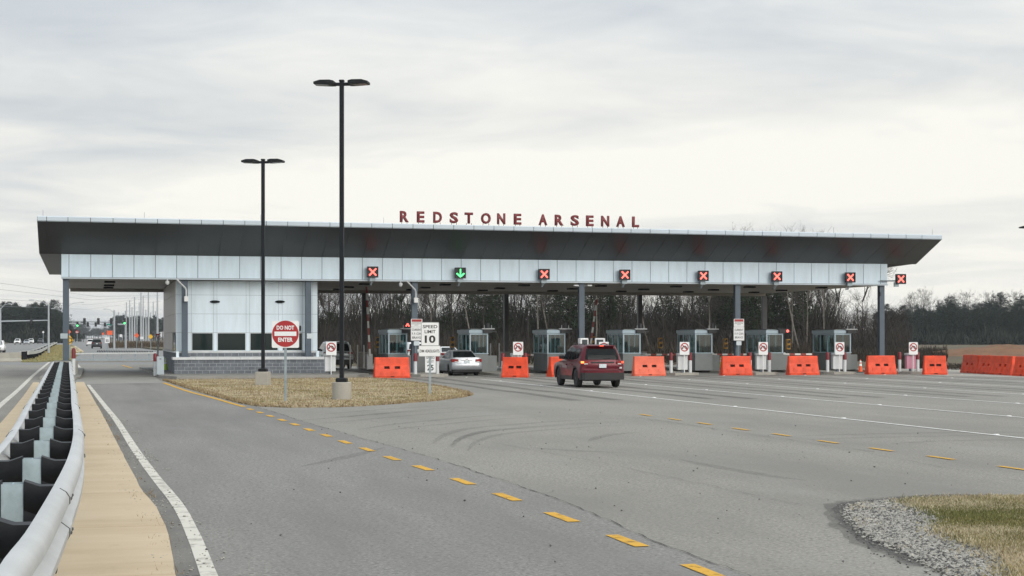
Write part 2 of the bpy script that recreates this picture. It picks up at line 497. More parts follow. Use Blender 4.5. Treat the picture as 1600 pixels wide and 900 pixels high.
# ------------------------------------------------------------------ mesh helpers
class MB:
    def __init__(s):
        s.v = []
        s.f = []

    def quad(s, a, b, c, d):
        n = len(s.v)
        s.v += [tuple(a), tuple(b), tuple(c), tuple(d)]
        s.f.append((n, n + 1, n + 2, n + 3))
        return s

    def poly(s, pts):
        n = len(s.v)
        s.v += [tuple(p) for p in pts]
        s.f.append(tuple(range(n, n + len(pts))))
        return s

    def box(s, x0, x1, y0, y1, z0, z1, M=None):
        n = len(s.v)
        p = [(x0, y0, z0), (x1, y0, z0), (x1, y1, z0), (x0, y1, z0), (x0, y0, z1), (x1, y0, z1), (x1, y1, z1), (x0, y1, z1)]
        if M is not None:
            p = [tuple(M @ Vector(q)) for q in p]
        s.v += p
        for q in ((3, 2, 1, 0), (4, 5, 6, 7), (0, 1, 5, 4), (1, 2, 6, 5), (2, 3, 7, 6), (3, 0, 4, 7)):
            s.f.append(tuple(n + i for i in q))
        return s

    def cbox(s, x0, x1, y0, y1, z0, z1, c=0.02, M=None):
        """box with chamfered vertical and top edges"""
        def ring(ins, z):
            return [(x0 + c + ins, y0 + ins, z), (x1 - c - ins, y0 + ins, z), (x1 - ins, y0 + c + ins, z), (x1 - ins, y1 - c - ins, z),
                    (x1 - c - ins, y1 - ins, z), (x0 + c + ins, y1 - ins, z), (x0 + ins, y1 - c - ins, z), (x0 + ins, y0 + c + ins, z)]
        r = [ring(c * 0.5, z0), ring(0, z0 + c * 0.5), ring(0, z1 - c), ring(c, z1)]
        if M is not None:
            r = [[tuple(M @ Vector(q)) for q in k] for k in r]
        return s.loft(r)

    def loft(s, rings, caps=True, closed=True):
        n0 = len(s.v)
        k = len(rings[0])
        for r in rings:
            s.v += [tuple(p) for p in r]
        for i in range(len(rings) - 1):
            for j in range(k if closed else k - 1):
                a = n0 + i * k + j
                b = n0 + i * k + (j + 1) % k
                s.f.append((a, b, b + k, a + k))
        if caps:
            s.f.append(tuple(n0 + j for j in reversed(range(k))))
            s.f.append(tuple(n0 + (len(rings) - 1) * k + j for j in range(k)))
        return s

    def tube(s, pts, rad, n=6, caps=True):
        pts = [Vector(p) for p in pts]
        if not isinstance(rad, (list, tuple)):
            rad = [rad] * len(pts)
        rings = []
        for i, p in enumerate(pts):
            t = (pts[min(i + 1, len(pts) - 1)] - pts[max(i - 1, 0)])
            if t.length < 1e-9:
                t = Vector((0, 0, 1))
            t.normalize()
            a = Vector((0, 0, 1)) if abs(t.z) < 0.9 else Vector((1, 0, 0))
            u = t.cross(a).normalized()
            w = t.cross(u)
            rings.append([p + (u * math.cos(2 * math.pi * j / n) + w * math.sin(2 * math.pi * j / n)) * rad[i] for j in range(n)])
        return s.loft(rings, caps)

    def lathe(s, prof, n=20, axis='z', c=(0, 0, 0), caps=True):
        rings = []
        for r, h in prof:
            ring = []
            for j in range(n):
                a = 2 * math.pi * j / n
                if axis == 'z':
                    ring.append((c[0] + r * math.cos(a), c[1] + r * math.sin(a), c[2] + h))
                elif axis == 'y':
                    ring.append((c[0] + r * math.cos(a), c[1] + h, c[2] + r * math.sin(a)))
                else:
                    ring.append((c[0] + h, c[1] + r * math.cos(a), c[2] + r * math.sin(a)))
            rings.append(ring)
        return s.loft(rings, caps)

    def tri(s, a, b, c):
        n = len(s.v)
        s.v += [tuple(a), tuple(b), tuple(c)]
        s.f.append((n, n + 1, n + 2))
        return s

    def mesh(s, name, smooth=None):
        me = bpy.data.meshes.new(name)
        me.from_pydata(s.v, [], s.f)
        me.validate()
        if smooth is not None:
            me.shade_smooth()
            me.set_sharp_from_angle(angle=math.radians(smooth))
        me.update()
        return me

    def build(s, name, m, parent=None, world=False, smooth=None, fixn=False):
        me = s.mesh(name, smooth)
        if fixn:
            import bmesh
            bm = bmesh.new()
            bm.from_mesh(me)
            bmesh.ops.recalc_face_normals(bm, faces=bm.faces)
            bm.to_mesh(me)
            bm.free()
        return link(name, me, m, parent, world)


def link(name, me, m=None, parent=None, world=False):
    o = bpy.data.objects.new(name, me)
    if m is not None and me is not None and len(me.materials) == 0:
        me.materials.append(MATS[m] if isinstance(m, str) else m)
    COL.objects.link(o)
    if parent is not None:
        o.parent = parent
        if world:
            o.matrix_parent_inverse = pm(parent).inverted()
    return o


def pm(o):
    m = Matrix.LocRotScale(o.location, o.rotation_euler, o.scale)
    if o.parent is not None:
        m = pm(o.parent) @ o.matrix_parent_inverse @ m
    return m


def tag(o, label=None, cat=None, group=None, kind=None):
    if label:
        o['label'] = label
    if cat:
        o['category'] = cat
    if group:
        o['group'] = group
    if kind:
        o['kind'] = kind
    return o


def thing(name, label, cat, loc=(0, 0, 0), rz=0.0, group=None):
    o = bpy.data.objects.new(name, None)
    o.empty_display_size = 0.3
    COL.objects.link(o)
    o.location = loc
    o.rotation_euler = (0, 0, rz)
    return tag(o, label, cat, group)


def copy_tree(o, parent=None):
    c = o.copy()
    COL.objects.link(c)
    if parent is not None:
        inv = o.matrix_parent_inverse.copy()
        c.parent = parent
        c.matrix_parent_inverse = inv
    for ch in list(o.children):
        copy_tree(ch, c)
    return c


def dup(root, label, loc, rz=None, group=None):
    c = copy_tree(root)
    c.location = loc
    if rz is not None:
        c.rotation_euler = (0, 0, rz)
    tag(c, label, None, group)
    return c


def text_mesh(txt, size, bold=0.0, depth=0.0, align='CENTER'):
    cu = bpy.data.curves.new('lettering', 'FONT')
    cu.body = txt
    cu.size = size
    cu.offset = bold
    cu.extrude = depth
    cu.align_x = align
    cu.align_y = 'CENTER'
    cu.resolution_u = 3
    ob = bpy.data.objects.new('lettering', cu)
    COL.objects.link(ob)
    dg = bpy.context.evaluated_depsgraph_get()
    dg.update()
    me = bpy.data.meshes.new_from_object(ob.evaluated_get(dg))
    bpy.data.objects.remove(ob)
    bpy.data.curves.remove(cu)
    return me


def facing(o, loc, sx=1.0, sz=1.0):
    """turn a flat text mesh (xy) upright so that it reads from -Y"""
    o.location = loc
    o.rotation_euler = (math.radians(90), 0, 0)
    o.scale = (sx, sz, 1)
    return o


def text_fit(txt, width, height, m, parent, loc, bold=0.0, depth=0.0, name='lettering'):
    me = text_mesh(txt, 1.0, bold, depth)
    xs = [v.co.x for v in me.vertices]
    ys = [v.co.y for v in me.vertices]
    w, h = max(xs) - min(xs), max(ys) - min(ys)
    cx, cy = (max(xs) + min(xs)) / 2, (max(ys) + min(ys)) / 2
    for v in me.vertices:
        v.co.x = (v.co.x - cx) * width / w
        v.co.y = (v.co.y - cy) * height / h
    o = link(name, me, m, parent)
    return facing(o, loc)


def strip(pts, width, z, name, m, parent=None, kind=None, wobble=0.0):
    """flat ribbon along ground points"""
    mb = MB()
    pts = [Vector((p[0], p[1], 0)) for p in pts]
    L, R = [], []
    for i, p in enumerate(pts):
        t = (pts[min(i + 1, len(pts) - 1)] - pts[max(i - 1, 0)]).normalized()
        nrm = Vector((-t.y, t.x, 0))
        w = width[i] if isinstance(width, (list, tuple)) else width
        w *= 1 + random.uniform(-wobble, wobble)
        L.append((p + nrm * w / 2))
        R.append((p - nrm * w / 2))
    for i in range(len(pts) - 1):
        mb.quad((R[i].x, R[i].y, z), (R[i + 1].x, R[i + 1].y, z), (L[i + 1].x, L[i + 1].y, z), (L[i].x, L[i].y, z))
    o = mb.build(name, m, parent)
    if kind:
        o['kind'] = kind
    return o


def densify(pts, step):
    out = []
    for a, b in zip(pts[:-1], pts[1:]):
        a, b = Vector(a), Vector(b)
        n = max(1, int((b - a).length / step))
        out += [a.lerp(b, i / n) for i in range(n)]
    out.append(Vector(pts[-1]))
    return out


def spline(pts, n=8):
    """Catmull-Rom through points"""
    P = [Vector(p) for p in pts]
    P = [P[0] * 2 - P[1]] + P + [P[-1] * 2 - P[-2]]
    out = []
    for i in range(1, len(P) - 2):
        p0, p1, p2, p3 = P[i - 1:i + 3]
        for k in range(n):
            t = k / n
            out.append(0.5 * ((2 * p1) + (p2 - p0) * t + (2 * p0 - 5 * p1 + 4 * p2 - p3) * t * t + (3 * p1 - p0 - 3 * p2 + p3) * t ** 3))
    out.append(P[-2])
    return out


def sheet(name, pts, z, m, kind='structure', parent=None):
    mb = MB()
    pp = [(p[0], p[1], z) for p in pts]
    ar = sum(pp[i][0] * pp[(i + 1) % len(pp)][1] - pp[(i + 1) % len(pp)][0] * pp[i][1] for i in range(len(pp)))
    if ar < 0:
        pp.reverse()
    mb.poly(pp)
    o = mb.build(name, m, parent)
    if kind:
        o['kind'] = kind
    return o


def slab(name, pts, z0, z1, m, kind='structure', parent=None):
    pp = [(p[0], p[1]) for p in pts]
    ar = sum(pp[i][0] * pp[(i + 1) % len(pp)][1] - pp[(i + 1) % len(pp)][0] * pp[i][1] for i in range(len(pp)))
    if ar < 0:
        pp.reverse()
    mb = MB()
    mb.loft([[(x, y, z0) for x, y in pp], [(x, y, z1) for x, y in pp]])
    o = mb.build(name, m, parent)
    if kind:
        o['kind'] = kind
    return o


def inside(poly, x, y):
    c = False
    j = len(poly) - 1
    for i in range(len(poly)):
        xi, yi, xj, yj = poly[i][0], poly[i][1], poly[j][0], poly[j][1]
        if (yi > y) != (yj > y) and x < (xj - xi) * (y - yi) / (yj - yi) + xi:
            c = not c
        j = i
    return c

# ================================================================== GROUND
g = MB()
g.quad((-4000, -200, -0.05), (4000, -200, -0.05), (4000, 7000, -0.05), (-4000, 7000, -0.05))
g.build('ground', 'meadow')['kind'] = 'structure'

sheet('plaza_pavement', [(-34, -20), (110, -20), (110, 60), (70, 90), (54, 94), (54, 126), (16, 126), (16, 140), (-34, 140)], 0.0, 'asphalt')
sheet('highway', [(-75, 140.0), (16, 140.0), (13, 330), (9.5, 430), (8, 2600), (-60, 2600), (-60, 600)], -0.008, 'asphalt_far')
# exit lane left of the yellow line, a different pour
yl_solid = [gp(256, 598.5), gp(291, 611), gp(332, 622), gp(365, 631.5), gp(381.5, 636)]
dash_px = [(391, 640), (406, 645), (422, 650.5), (440.6, 656.8), (460.7, 663.7), (483, 672), (510, 681), (539, 691.5), (573.5, 703),
           (612.5, 716.8), (661, 732), (722.5, 753), (792, 777.4), (877, 809), (979, 846), (1103, 895)]
dash2_px = [(1009, 649), (1054, 655.6), (1101, 662.4), (1157.5, 671), (1221, 680), (1294, 691), (1377, 703), (1470.6, 716), (1585, 732.5), (1725, 752)]
crack_px = [(400, 636), (432, 645), (470, 658), (520, 672), (560, 684), (640, 706), (700, 723), (772, 747), (850, 773), (905, 795), (960, 818), (1010, 842), (1071, 851 + 14), (1180, 905)]
crack = [gp(*p) for p in crack_px]
lane_left = [gp(137.9, 601.5), gp(163, 633.6), gp(182.4, 658), gp(211.5, 703.5), gp(241.7, 745), gp(277.6, 790), gp(303, 839.5), gp(326.3, 900)]
sheet('exit_lane', [(p.x, p.y) for p in [gp(128, 600.5)] + [v + Vector((-0.5, 0, 0)) for v in lane_left[1:]]] + [(-2.0, 2), (14.0, 2)]
      + [(p.x, p.y) for p in reversed(crack)] + [(yl_solid[2].x, yl_solid[2].y), (yl_solid[0].x, yl_solid[0].y)], 0.004, 'asphalt_lane')
# the concrete slab of the lane that runs under the canopy
sl0, sl1 = gp(128, 600.5), gp(256, 598.5)
sheet('lane_slab', [(sl0.x - 0.3, sl0.y), (sl1.x, sl1.y), (3.2, 118), (-1.1, 118)], 0.008, 'concrete')
# concrete apron of the toll lanes
sheet('toll_apron', [(14.3, 91.2), (52.5, 91.2), (52.5, 121), (13.5, 121)], 0.006, 'concrete')

# tan median strip on which the guardrail stands
tan_r = [gp(*p) for p in ((272, 900), (268, 868), (260.6, 832), (241.7, 794), (222.9, 771.5), (205.9, 741), (177.5, 684.6), (160.5, 650.6), (145.4, 624), (132, 599.7), (126.5, 590.7))]
tan_l = [gp(*p) for p in ((-52, 720), (4, 660), (22, 639), (37, 620), (58, 590), (66, 581))]
near_l = tan_l[0] + (tan_l[0] - tan_l[1]) * 0.6
med = thing('median_strip', None, None)
med['kind'] = 'structure'
poly_r = [Vector((tan_r[0].x + 0.12, 8.0, 0)), Vector((tan_r[0].x + 0.05, 12.0, 0))] + spline(tan_r, 5)
poly_l = [Vector((-5.6, 8.0, 0)), near_l] + tan_l


def edge_x(poly, y):
    for a, b in zip(poly[:-1], poly[1:]):
        if a.y <= y <= b.y:
            return a.x + (b.x - a.x) * (y - a.y) / max(1e-6, b.y - a.y)
    return poly[-1].x if y > poly[-1].y else poly[0].x


y_joints = [8.0, 11.6, 15.62, 19.7, 24.0, 28.4, 33.0, 38.0, 43.2, 48.4, 53.8, 59.5, 65.5, 71.5, 77.5, 84.0]
for a, b in zip(y_joints[:-1], y_joints[1:]):
    nseg = max(3, int((b - a) / 0.9))
    ys = [a + 0.012 + (b - a - 0.024) * i / nseg for i in range(nseg + 1)]
    rr = [(edge_x(poly_r, y) + 0.02 * pnoise(Vector((y * 1.7, 3, 0))), y) for y in ys]
    ll = [(edge_x(poly_l, y), y) for y in reversed(ys)]
    slab('slab', rr + ll, -0.02, 0.045, 'tan_concrete', kind=None, parent=med)
# dusty gutter between strip and white line
sheet('gutter_dust', [(p.x, p.y) for p in poly_r[:1] + poly_r[2:-3]] + [(v.x - 0.02, v.y) for v in reversed(spline(lane_left[::-1], 4)[::1][::-1])][::1] + [(-1.2, 8)], 0.008, 'dusty_edge') if False else None
gut = MB()
ll2 = spline(lane_left[::-1], 5)
for a, b in zip(ll2[:-1], ll2[1:]):
    gut.quad((edge_x(poly_r, a.y) - 0.02, a.y, 0.0085), (a.x, a.y, 0.0085), (b.x, b.y, 0.0085), (edge_x(poly_r, b.y) - 0.02, b.y, 0.0085))
gut.build('gutter', 'dusty_edge')['kind'] = 'structure'

# painted markings
near_end = lane_left[-1] + (lane_left[-1] - lane_left[-2]) * 1.2
strip(spline(lane_left + [near_end], 6), 0.16, 0.013, 'white_edge_line', 'white_paint', kind='structure', wobble=0.03)
strip(spline([gp(-60, 690), gp(0, 634), gp(28, 610), gp(54, 585), gp(77, 566)], 5), 0.2, 0.010, 'white_line_beyond_rail', 'white_paint', kind='structure')
strip([gp(117, 566), gp(127, 577)], 0.22, 0.013, 'white_line_far_lane', 'white_paint', kind='structure')
strip(spline(yl_solid, 5), 0.17, 0.013, 'yellow_edge_line', 'yellow_paint', kind='structure', wobble=0.05)
strip([gp(191, 571), gp(206, 575)], 0.2, 0.013, 'yellow_line_far_lane', 'yellow_paint', kind='structure')
yd = thing('yellow_dotted_line', None, None)
yd['kind'] = 'structure'
for lst, frac, wid in ((dash_px, 0.43, 0.165), (dash2_px, 0.40, 0.13)):
    P = [gp(*p) for p in lst]
    for i, p in enumerate(P):
        q = P[min(i + 1, len(P) - 1)]
        r = P[max(i - 1, 0)]
        t = (q - r).normalized()
        sp = (q - r).length / (2 if 0 < i < len(P) - 1 else 1)
        hl = sp * frac / 2
        strip([p - t * hl, p - t * hl * 0.3, p + t * hl * 0.3, p + t * hl], wid, 0.013, 'dash', 'yellow_paint', parent=yd, wobble=0.06)
for k in range(9):
    X = 20.0 + 5.13 * k
    ln = strip([(X, y) for y in range(2, 92, 6)], 0.13, 0.010, 'white_lane_line', 'white_paint_lane', kind='structure')
    for y in range(34, 91, 8):
        mb = MB()
        mb.cbox(X + 0.09, X + 0.19, y, y + 0.12, 0.0, 0.018, 0.006)
        mb.build('lane_marker', 'reflective_white', ln)
# crack between the two pours
cp = []
for p in densify(crack, 0.25):
    cp.append(p + Vector((random.uniform(-0.03, 0.03), random.uniform(-0.03, 0.03), 0)))
strip(cp, [random.uniform(0.004, 0.026) for _ in cp], 0.0145, 'pavement_crack', 'crack_film', kind='structure')
c2 = densify([gp(p[0] - 10, p[1] + 4) for p in dash2_px[:7]], 0.4)
strip([p + Vector((random.uniform(-0.03, 0.03), random.uniform(-0.03, 0.03), 0)) for p in c2], [random.uniform(0.004, 0.022) for _ in c2], 0.0145, 'pavement_crack', 'crack_film', kind='structure')
# tyre marks swept across the plaza
tyre = [[(676, 694), (690, 683), (710, 675), (740, 669), (800, 664), (900, 657), (1000, 653)],
        [(706, 700), (716, 688), (735, 680), (765, 673), (820, 668), (900, 662), (960, 659)],
        [(560, 672), (610, 664), (680, 657), (760, 650), (820, 647)],
        [(420, 660), (500, 655), (600, 646), (700, 638), (800, 634)],
        [(500, 648), (600, 640), (700, 634)],
        [(1240, 682), (1300, 680), (1380, 678), (1500, 676), (1640, 676)],
        [(1390, 694), (1460, 690), (1560, 688), (1660, 690)],
        [(920, 690), (935, 684), (960, 679), (1000, 676)],
        [(830, 700), (900, 705), (980, 708)],
        [(1060, 718), (1110, 728), (1190, 742), (1260, 752)],
        [(470, 730), (540, 715), (600, 700)]]
for t in tyre:
    pts = spline([gp(*p) for p in t], 6)
    n = len(pts)
    strip(pts, [0.03 + 0.27 * math.sin(math.pi * (i + 0.5) / n) for i in range(n)], 0.0105 + random.uniform(0, 0.001), 'tyre_mark', 'rubber_film', kind='structure')
for t in tyre[:6]:
    pts = spline([gp(p[0] + 25, p[1] + 5) for p in t], 6)
    n = len(pts)
    strip(pts, [0.02 + 0.2 * math.sin(math.pi * (i + 0.5) / n) for i in range(n)], 0.0100 + random.uniform(0, 0.0004), 'tyre_mark', 'rubber_film', kind='structure')
# paving joints and hairline cracks
for (a_, b_) in (((900, 640), (1640, 760)), ((560, 655), (1250, 790))):
    q_ = densify([gp(*a_), gp((a_[0] + b_[0]) / 2 + 15, (a_[1] + b_[1]) / 2 - 3), gp(*b_)], 0.35)
    q_ = [v + Vector((random.gauss(0, .03), random.gauss(0, .05), 0)) for v in q_]
    strip(q_, [random.uniform(0.002, 0.011) for _ in q_], 0.0142, 'pavement_crack', 'crack_film', kind='structure')
for k in range(8):
    X = 20.0 + 5.13 * k + 2.5 - 5.13
    for s_ in (-0.75, 0.75):
        strip([(X + s_ + 0.1 * math.sin(y), y) for y in range(56, 118, 4)], 0.55, 0.0112, 'wheel_path', 'oil_film', kind='structure')
# pavement of the guard building and the toll islands
sw = [gp(252, 592), gp(300, 592.5), gp(560, 589.5), gp(580, 588)]
slab('building_pavement', [(sw[0].x, sw[0].y + 1.4), (sw[0].x + 0.45, sw[0].y + 0.35), (sw[1].x - 0.8, sw[1].y), (sw[2].x, sw[2].y), (sw[3].x, sw[3].y + 0.9), (15.1, 97), (15.1, 120), (3.0, 120)], -0.02, 0.15, 'concrete')
ISL = [18.4 + 5.08 * i for i in range(7)]
for X in ISL:
    pts = [(X - 0.75, 113), (X - 0.95, 112), (X - 0.95, 92.2), (X - 0.6, 91.5), (X + 0.6, 91.5), (X + 1.15, 92.2), (X + 1.15, 112), (X + 0.8, 113)]
    slab('island_pavement', pts, -0.02, 0.15, 'pale_concrete')
lp = [gp(112, 585), gp(127, 585)]
slab('column_island_pavement', [(-2.9, 90.5), (-1.0, 90.5), (-0.8, 92), (-0.8, 118), (-2.9, 118)], -0.02, 0.15, 'concrete')

# dead grass island between the lanes
gi_px = [(255, 594.5), (290, 606), (335, 619), (372, 629.5), (402, 635), (450, 637), (520, 636.5), (560, 635), (620, 631), (680, 626.5), (722, 621), (737, 617.5), (728, 613), (690, 605), (650, 599), (600, 593), (570, 591.5), (420, 593.5)]
gi = [gp(*p) for p in gi_px]
slab('grass_island', [(p.x, p.y) for p in gi], -0.02, 0.035, 'dead_turf')
# grass and gravel corner
gv_px = [(1700, 778), (1600, 779), (1490.6, 777.5), (1403, 782.5), (1350, 787), (1330, 793), (1325.5, 802), (1332, 815), (1342, 826), (1364, 844), (1407.5, 861), (1447, 881), (1486, 900), (1540, 930), (1700, 960)]
gv = [gp(*p) for p in gv_px]
gvp = [(p.x, p.y) for p in gv]
slab('gravel_verge', gvp, -0.02, 0.005, 'gravel_bed')
st_ = spline([gp(*p) for p in ((1640, 776), (1490, 775), (1403, 779.5), (1350, 784.5), (1326, 790), (1318, 802), (1330, 820), (1358, 845), (1405, 866), (1445, 886))], 5)
for w_, z_ in ((0.3, 0.0116), (0.55, 0.0110)):
    strip(st_, [w_ * (0.5 + 0.5 * math.sin(math.pi * (i + 0.5) / len(st_))) for i in range(len(st_))], z_, 'damp_stain', 'oil_film', kind='structure', wobble=0.3)
gt_px = [(1700, 781), (1600, 782), (1500, 780.5), (1420, 785), (1440, 796), (1468, 803), (1478, 812), (1495, 817.5), (1486, 833), (1512, 848), (1556, 866), (1578, 892), (1610, 930), (1700, 950)]
gtp = [(p.x, p.y) for p in (gp(*q) for q in gt_px)]
slab('grass_verge', gtp, -0.02, 0.045, 'dead_turf')
# shoulder beyond the last lane, dirt heap and median grass far left
sheet('gravel_shoulder', [(p.x, p.y) for p in (gp(1400, 583), gp(1480, 588), (gp(1640, 590)), gp(1640, 577), gp(1500, 575.5), gp(1400, 576.5))], 0.004, 'pale_concrete')
mg = [gp(30, 557), gp(62, 545), gp(82, 539), gp(112, 539.5), gp(128, 550), gp(112, 563), gp(60, 566), gp(34, 566)]
slab('median_grass', [(p.x, p.y) for p in mg], -0.02, 0.06, 'green_turf')
mc = [gp(109, 543), gp(118, 541), gp(131, 550), gp(112, 552)]
slab('median_concrete', [(p.x, p.y) for p in mc], -0.02, 0.10, 'tan_concrete')
vr = [gp(176, 534), gp(196, 539.5), gp(212, 543), gp(247, 547.5), gp(300, 549), gp(330, 538), gp(250, 533)]
slab('verge_grass', [(p.x, p.y) for p in vr], -0.02, 0.25, 'meadow')
vl = [gp(-30, 543), gp(18, 535.5), gp(30, 534.6), gp(-30, 534.2)]
slab('verge_bank', [(p.x, p.y) for p in vl], -0.02, 0.3, 'meadow')

# red dirt heap on the right
hp = MB()
hc = gp(1590, 556)
NX, NY = 30, 16
for j in range(NY + 1):
    for i in range(NX + 1):
        u, w = i / NX * 2 - 1, j / NY * 2 - 1
        r = max(0, 1 - (u * u + w * w) ** 0.5)
        h = 1.25 * (r ** 0.8) * (1 + 0.5 * pnoise(Vector((u * 3, w * 3, 2.2)))) + 0.25 * pnoise(Vector((u * 9, w * 9, 0))) * (r > 0.03)
        hp.v.append((hc.x + 3 + u * 13 + w * 2, hc.y + w * 9 + 6 - u * 4, max(-0.06, h - 0.05)))
for j in range(NY):
    for i in range(NX):
        a = j * (NX + 1) + i
        hp.f.append((a, a + 1, a + NX + 2, a + NX + 1))
hp.build('dirt_mound', 'red_dirt', smooth=60)['kind'] = 'structure'


# ------------------------------------------------------------------ loose ground cover
def blades(name, poly, n, m, hmin, hmax, wid, zb, keep=None, kind='stuff', label=None, cat=None, seed=1, lean=0.6, spread=0.0):
    rnd = random.Random(seed)
    xs = [p[0] for p in poly]
    ys = [p[1] for p in poly]
    mb = MB()
    k = 0
    tries = 0
    while k < n and tries < n * 12:
        tries += 1
        x, y = rnd.uniform(min(xs), max(xs)), rnd.uniform(min(ys), max(ys))
        if not inside(poly, x, y):
            continue
        if keep and not keep(x, y, rnd):
            continue
        x += rnd.gauss(0, spread)
        y += rnd.gauss(0, spread)
        h = rnd.uniform(hmin, hmax)
        a = rnd.uniform(0, 6.283)
        b = rnd.uniform(0, 6.283)
        w = wid * rnd.uniform(0.6, 1.4)
        mb.tri((x - w * math.cos(a), y - w * math.sin(a), zb), (x + w * math.cos(a), y + w * math.sin(a), zb),
               (x + lean * h * math.cos(b), y + lean * h * math.sin(b), zb + h))
        k += 1
    o = mb.build(name, m)
    tag(o, label, cat, None, kind)
    return o


gip = [(p.x, p.y) for p in gi]


def nz(x, y, s, o=0.0):
    return pnoise(Vector((x * s + o, y * s + o * 0.7, o)))


blades('grass_blades', gip, 26000, 'dead_blade', 0.02, 0.07, 0.02, 0.03, lambda x, y, r: nz(x, y, 0.9) + r.uniform(-.4, .5) > 0, seed=2)
blades('grass_blades', gip, 12000, 'dead_blade_dark', 0.02, 0.07, 0.02, 0.03, lambda x, y, r: nz(x, y, 0.9) + r.uniform(-.4, .4) < 0, seed=3)
blades('grass_blades', gip, 9000, 'olive_blade', 0.02, 0.06, 0.02, 0.03, lambda x, y, r: nz(x, y, 0.35, 4) + r.uniform(-.25, .25) > 0.12, seed=4)
blades('grass_blades', gip, 2500, 'green_blade', 0.02, 0.06, 0.02, 0.03, lambda x, y, r: nz(x, y, 0.28, 14) + r.uniform(-.15, .15) > 0.25, seed=44)
# ragged weedy rim of the island
rim = MB()
rnd = random.Random(5)
for a, b in zip(gi, gi[1:] + gi[:1]):
    n = int((b - a).length * 90)
    for _ in range(n):
        p = a.lerp(b, rnd.random())
        c = sum((q for q in gi), Vector()) / len(gi)
        p = p + (c - p).normalized() * rnd.uniform(-0.08, 0.35)
        h = rnd.uniform(0.03, 0.14)
        an = rnd.uniform(0, 6.28)
        rim.tri((p.x - 0.02 * math.cos(an), p.y - 0.02 * math.sin(an), 0.0), (p.x + 0.02 * math.cos(an), p.y + 0.02 * math.sin(an), 0.0),
                (p.x + rnd.uniform(-.08, .08), p.y + rnd.uniform(-.08, .08), h))
rim.build('weed_rim', 'dead_blade_dark')['kind'] = 'stuff'
def greenish(x, y):
    c_ = gp(1590, 818)
    return math.hypot((x - c_.x) / 1.5, (y - c_.y) / 2.2) + nz(x, y, 1.4) * 0.7


blades('grass_blades', gtp, 38000, 'dead_blade', 0.015, 0.05, 0.007, 0.04, lambda x, y, r: greenish(x, y) + r.uniform(-.45, .45) > 0.75 and nz(x, y, 0.8) + r.uniform(-.5, .6) > 0, seed=6, spread=0.16)
blades('grass_blades', gtp, 22000, 'olive_blade', 0.015, 0.045, 0.007, 0.04, lambda x, y, r: nz(x, y, 0.6, 9) + r.uniform(-.3, .3) > 0.0 and x > 7.2, seed=7, spread=0.16)
blades('grass_blades', gtp, 26000, 'green_blade', 0.015, 0.05, 0.008, 0.04, lambda x, y, r: greenish(x, y) + r.uniform(-.45, .45) < 0.85, seed=8, spread=0.16)
# feathered verge outside the grass mat
blades('grass_blades', gvp, 1500, 'dead_blade', 0.015, 0.05, 0.005, 0.02, lambda x, y, r: nz(x, y, 1.3, 3) + r.uniform(-.2, .2) > 0.22, seed=9)
mgp = [(p.x, p.y) for p in mg]
blades('grass_blades', mgp, 6000, 'olive_blade', 0.05, 0.2, 0.05, 0.05, seed=10)


def stones(name, poly, n, m, r0, r1, zb, keep=None, seed=1):
    rnd = random.Random(seed)
    xs = [p[0] for p in poly]
    ys = [p[1] for p in poly]
    mb = MB()
    k = tries = 0
    while k < n and tries < n * 15:
        tries += 1
        x, y = rnd.uniform(min(xs), max(xs)), rnd.uniform(min(ys), max(ys))
        if not inside(poly, x, y) or (keep and not keep(x, y, rnd)):
            continue
        x += rnd.gauss(0, 0.06)
        y += rnd.gauss(0, 0.10)
        r = r0 + (r1 - r0) * rnd.random() ** 2
        a = rnd.uniform(0, 6.28)
        n0 = len(mb.v)
        zz_ = zb + r * 0.25
        for j in range(5):
            t = a + j * 1.2566 + rnd.uniform(-.3, .3)
            q = r * rnd.uniform(0.7, 1.2)
            mb.v.append((x + q * math.cos(t), y + q * math.sin(t), zz_ + rnd.uniform(-.2, .3) * r))
        mb.v.append((x + rnd.uniform(-.35, .35) * r, y + rnd.uniform(-.35, .35) * r, zz_ + r * rnd.uniform(0.45, 0.85)))
        for j in range(5):
            mb.f.append((n0 + j, n0 + (j + 1) % 5, n0 + 5))
        mb.v.append((x, y, zb - r * 0.3))
        for j in range(5):
            mb.f.append((n0 + (j + 1) % 5, n0 + j, n0 + 6))
        k += 1
    o = mb.build(name, m)
    o['kind'] = 'stuff'
    return o


ing = lambda x, y, r: not inside(gtp, x, y) or r.random() < 0.1
vis = [(p.x, p.y) for p in (gp(1300, 775), gp(1640, 775), gp(1640, 915), gp(1300, 915))]
stones('gravel', gvp, 17000, 'stone_a', 0.009, 0.030, 0.010, lambda x, y, r: ing(x, y, r) and inside(vis, x, y), 11)
stones('gravel', gvp, 2000, 'stone_dark', 0.012, 0.034, 0.012, lambda x, y, r: ing(x, y, r) and inside(vis, x, y), 12)
# loose grit on the pavement: round the gravel corner, in the gutter, over the plaza
edge_band = [(p.x, p.y) for p in (gp(1300, 780), gp(1340, 845), gp(1400, 880), gp(1470, 905), gp(1490, 900), gp(1440, 872), gp(1360, 835), gp(1330, 795))]
stones('gravel', edge_band, 110, 'stone_dark', 0.008, 0.022, 0.002, None, 13)
gutp = [(edge_x(poly_r, y) + 0.02, y) for y in (14.5, 20, 26, 34, 44, 56)] + [(p.x + 0.25, p.y) for p in (lane_left[2], lane_left[4], lane_left[6], lane_left[7])]
edgp = [(edge_x(poly_r, y) - 0.25, y) for y in (14.5, 18, 22, 26, 30, 36, 44, 52, 60)] + [(edge_x(poly_r, y) + 0.12, y) for y in (60, 52, 44, 36, 30, 26, 22, 18, 14.5)]
stones('gravel', edgp, 700, 'stone_a', 0.004, 0.016, 0.04, lambda x, y, r: nz(x, y, 1.5) + r.uniform(-.2, .3) > 0.1, 16)
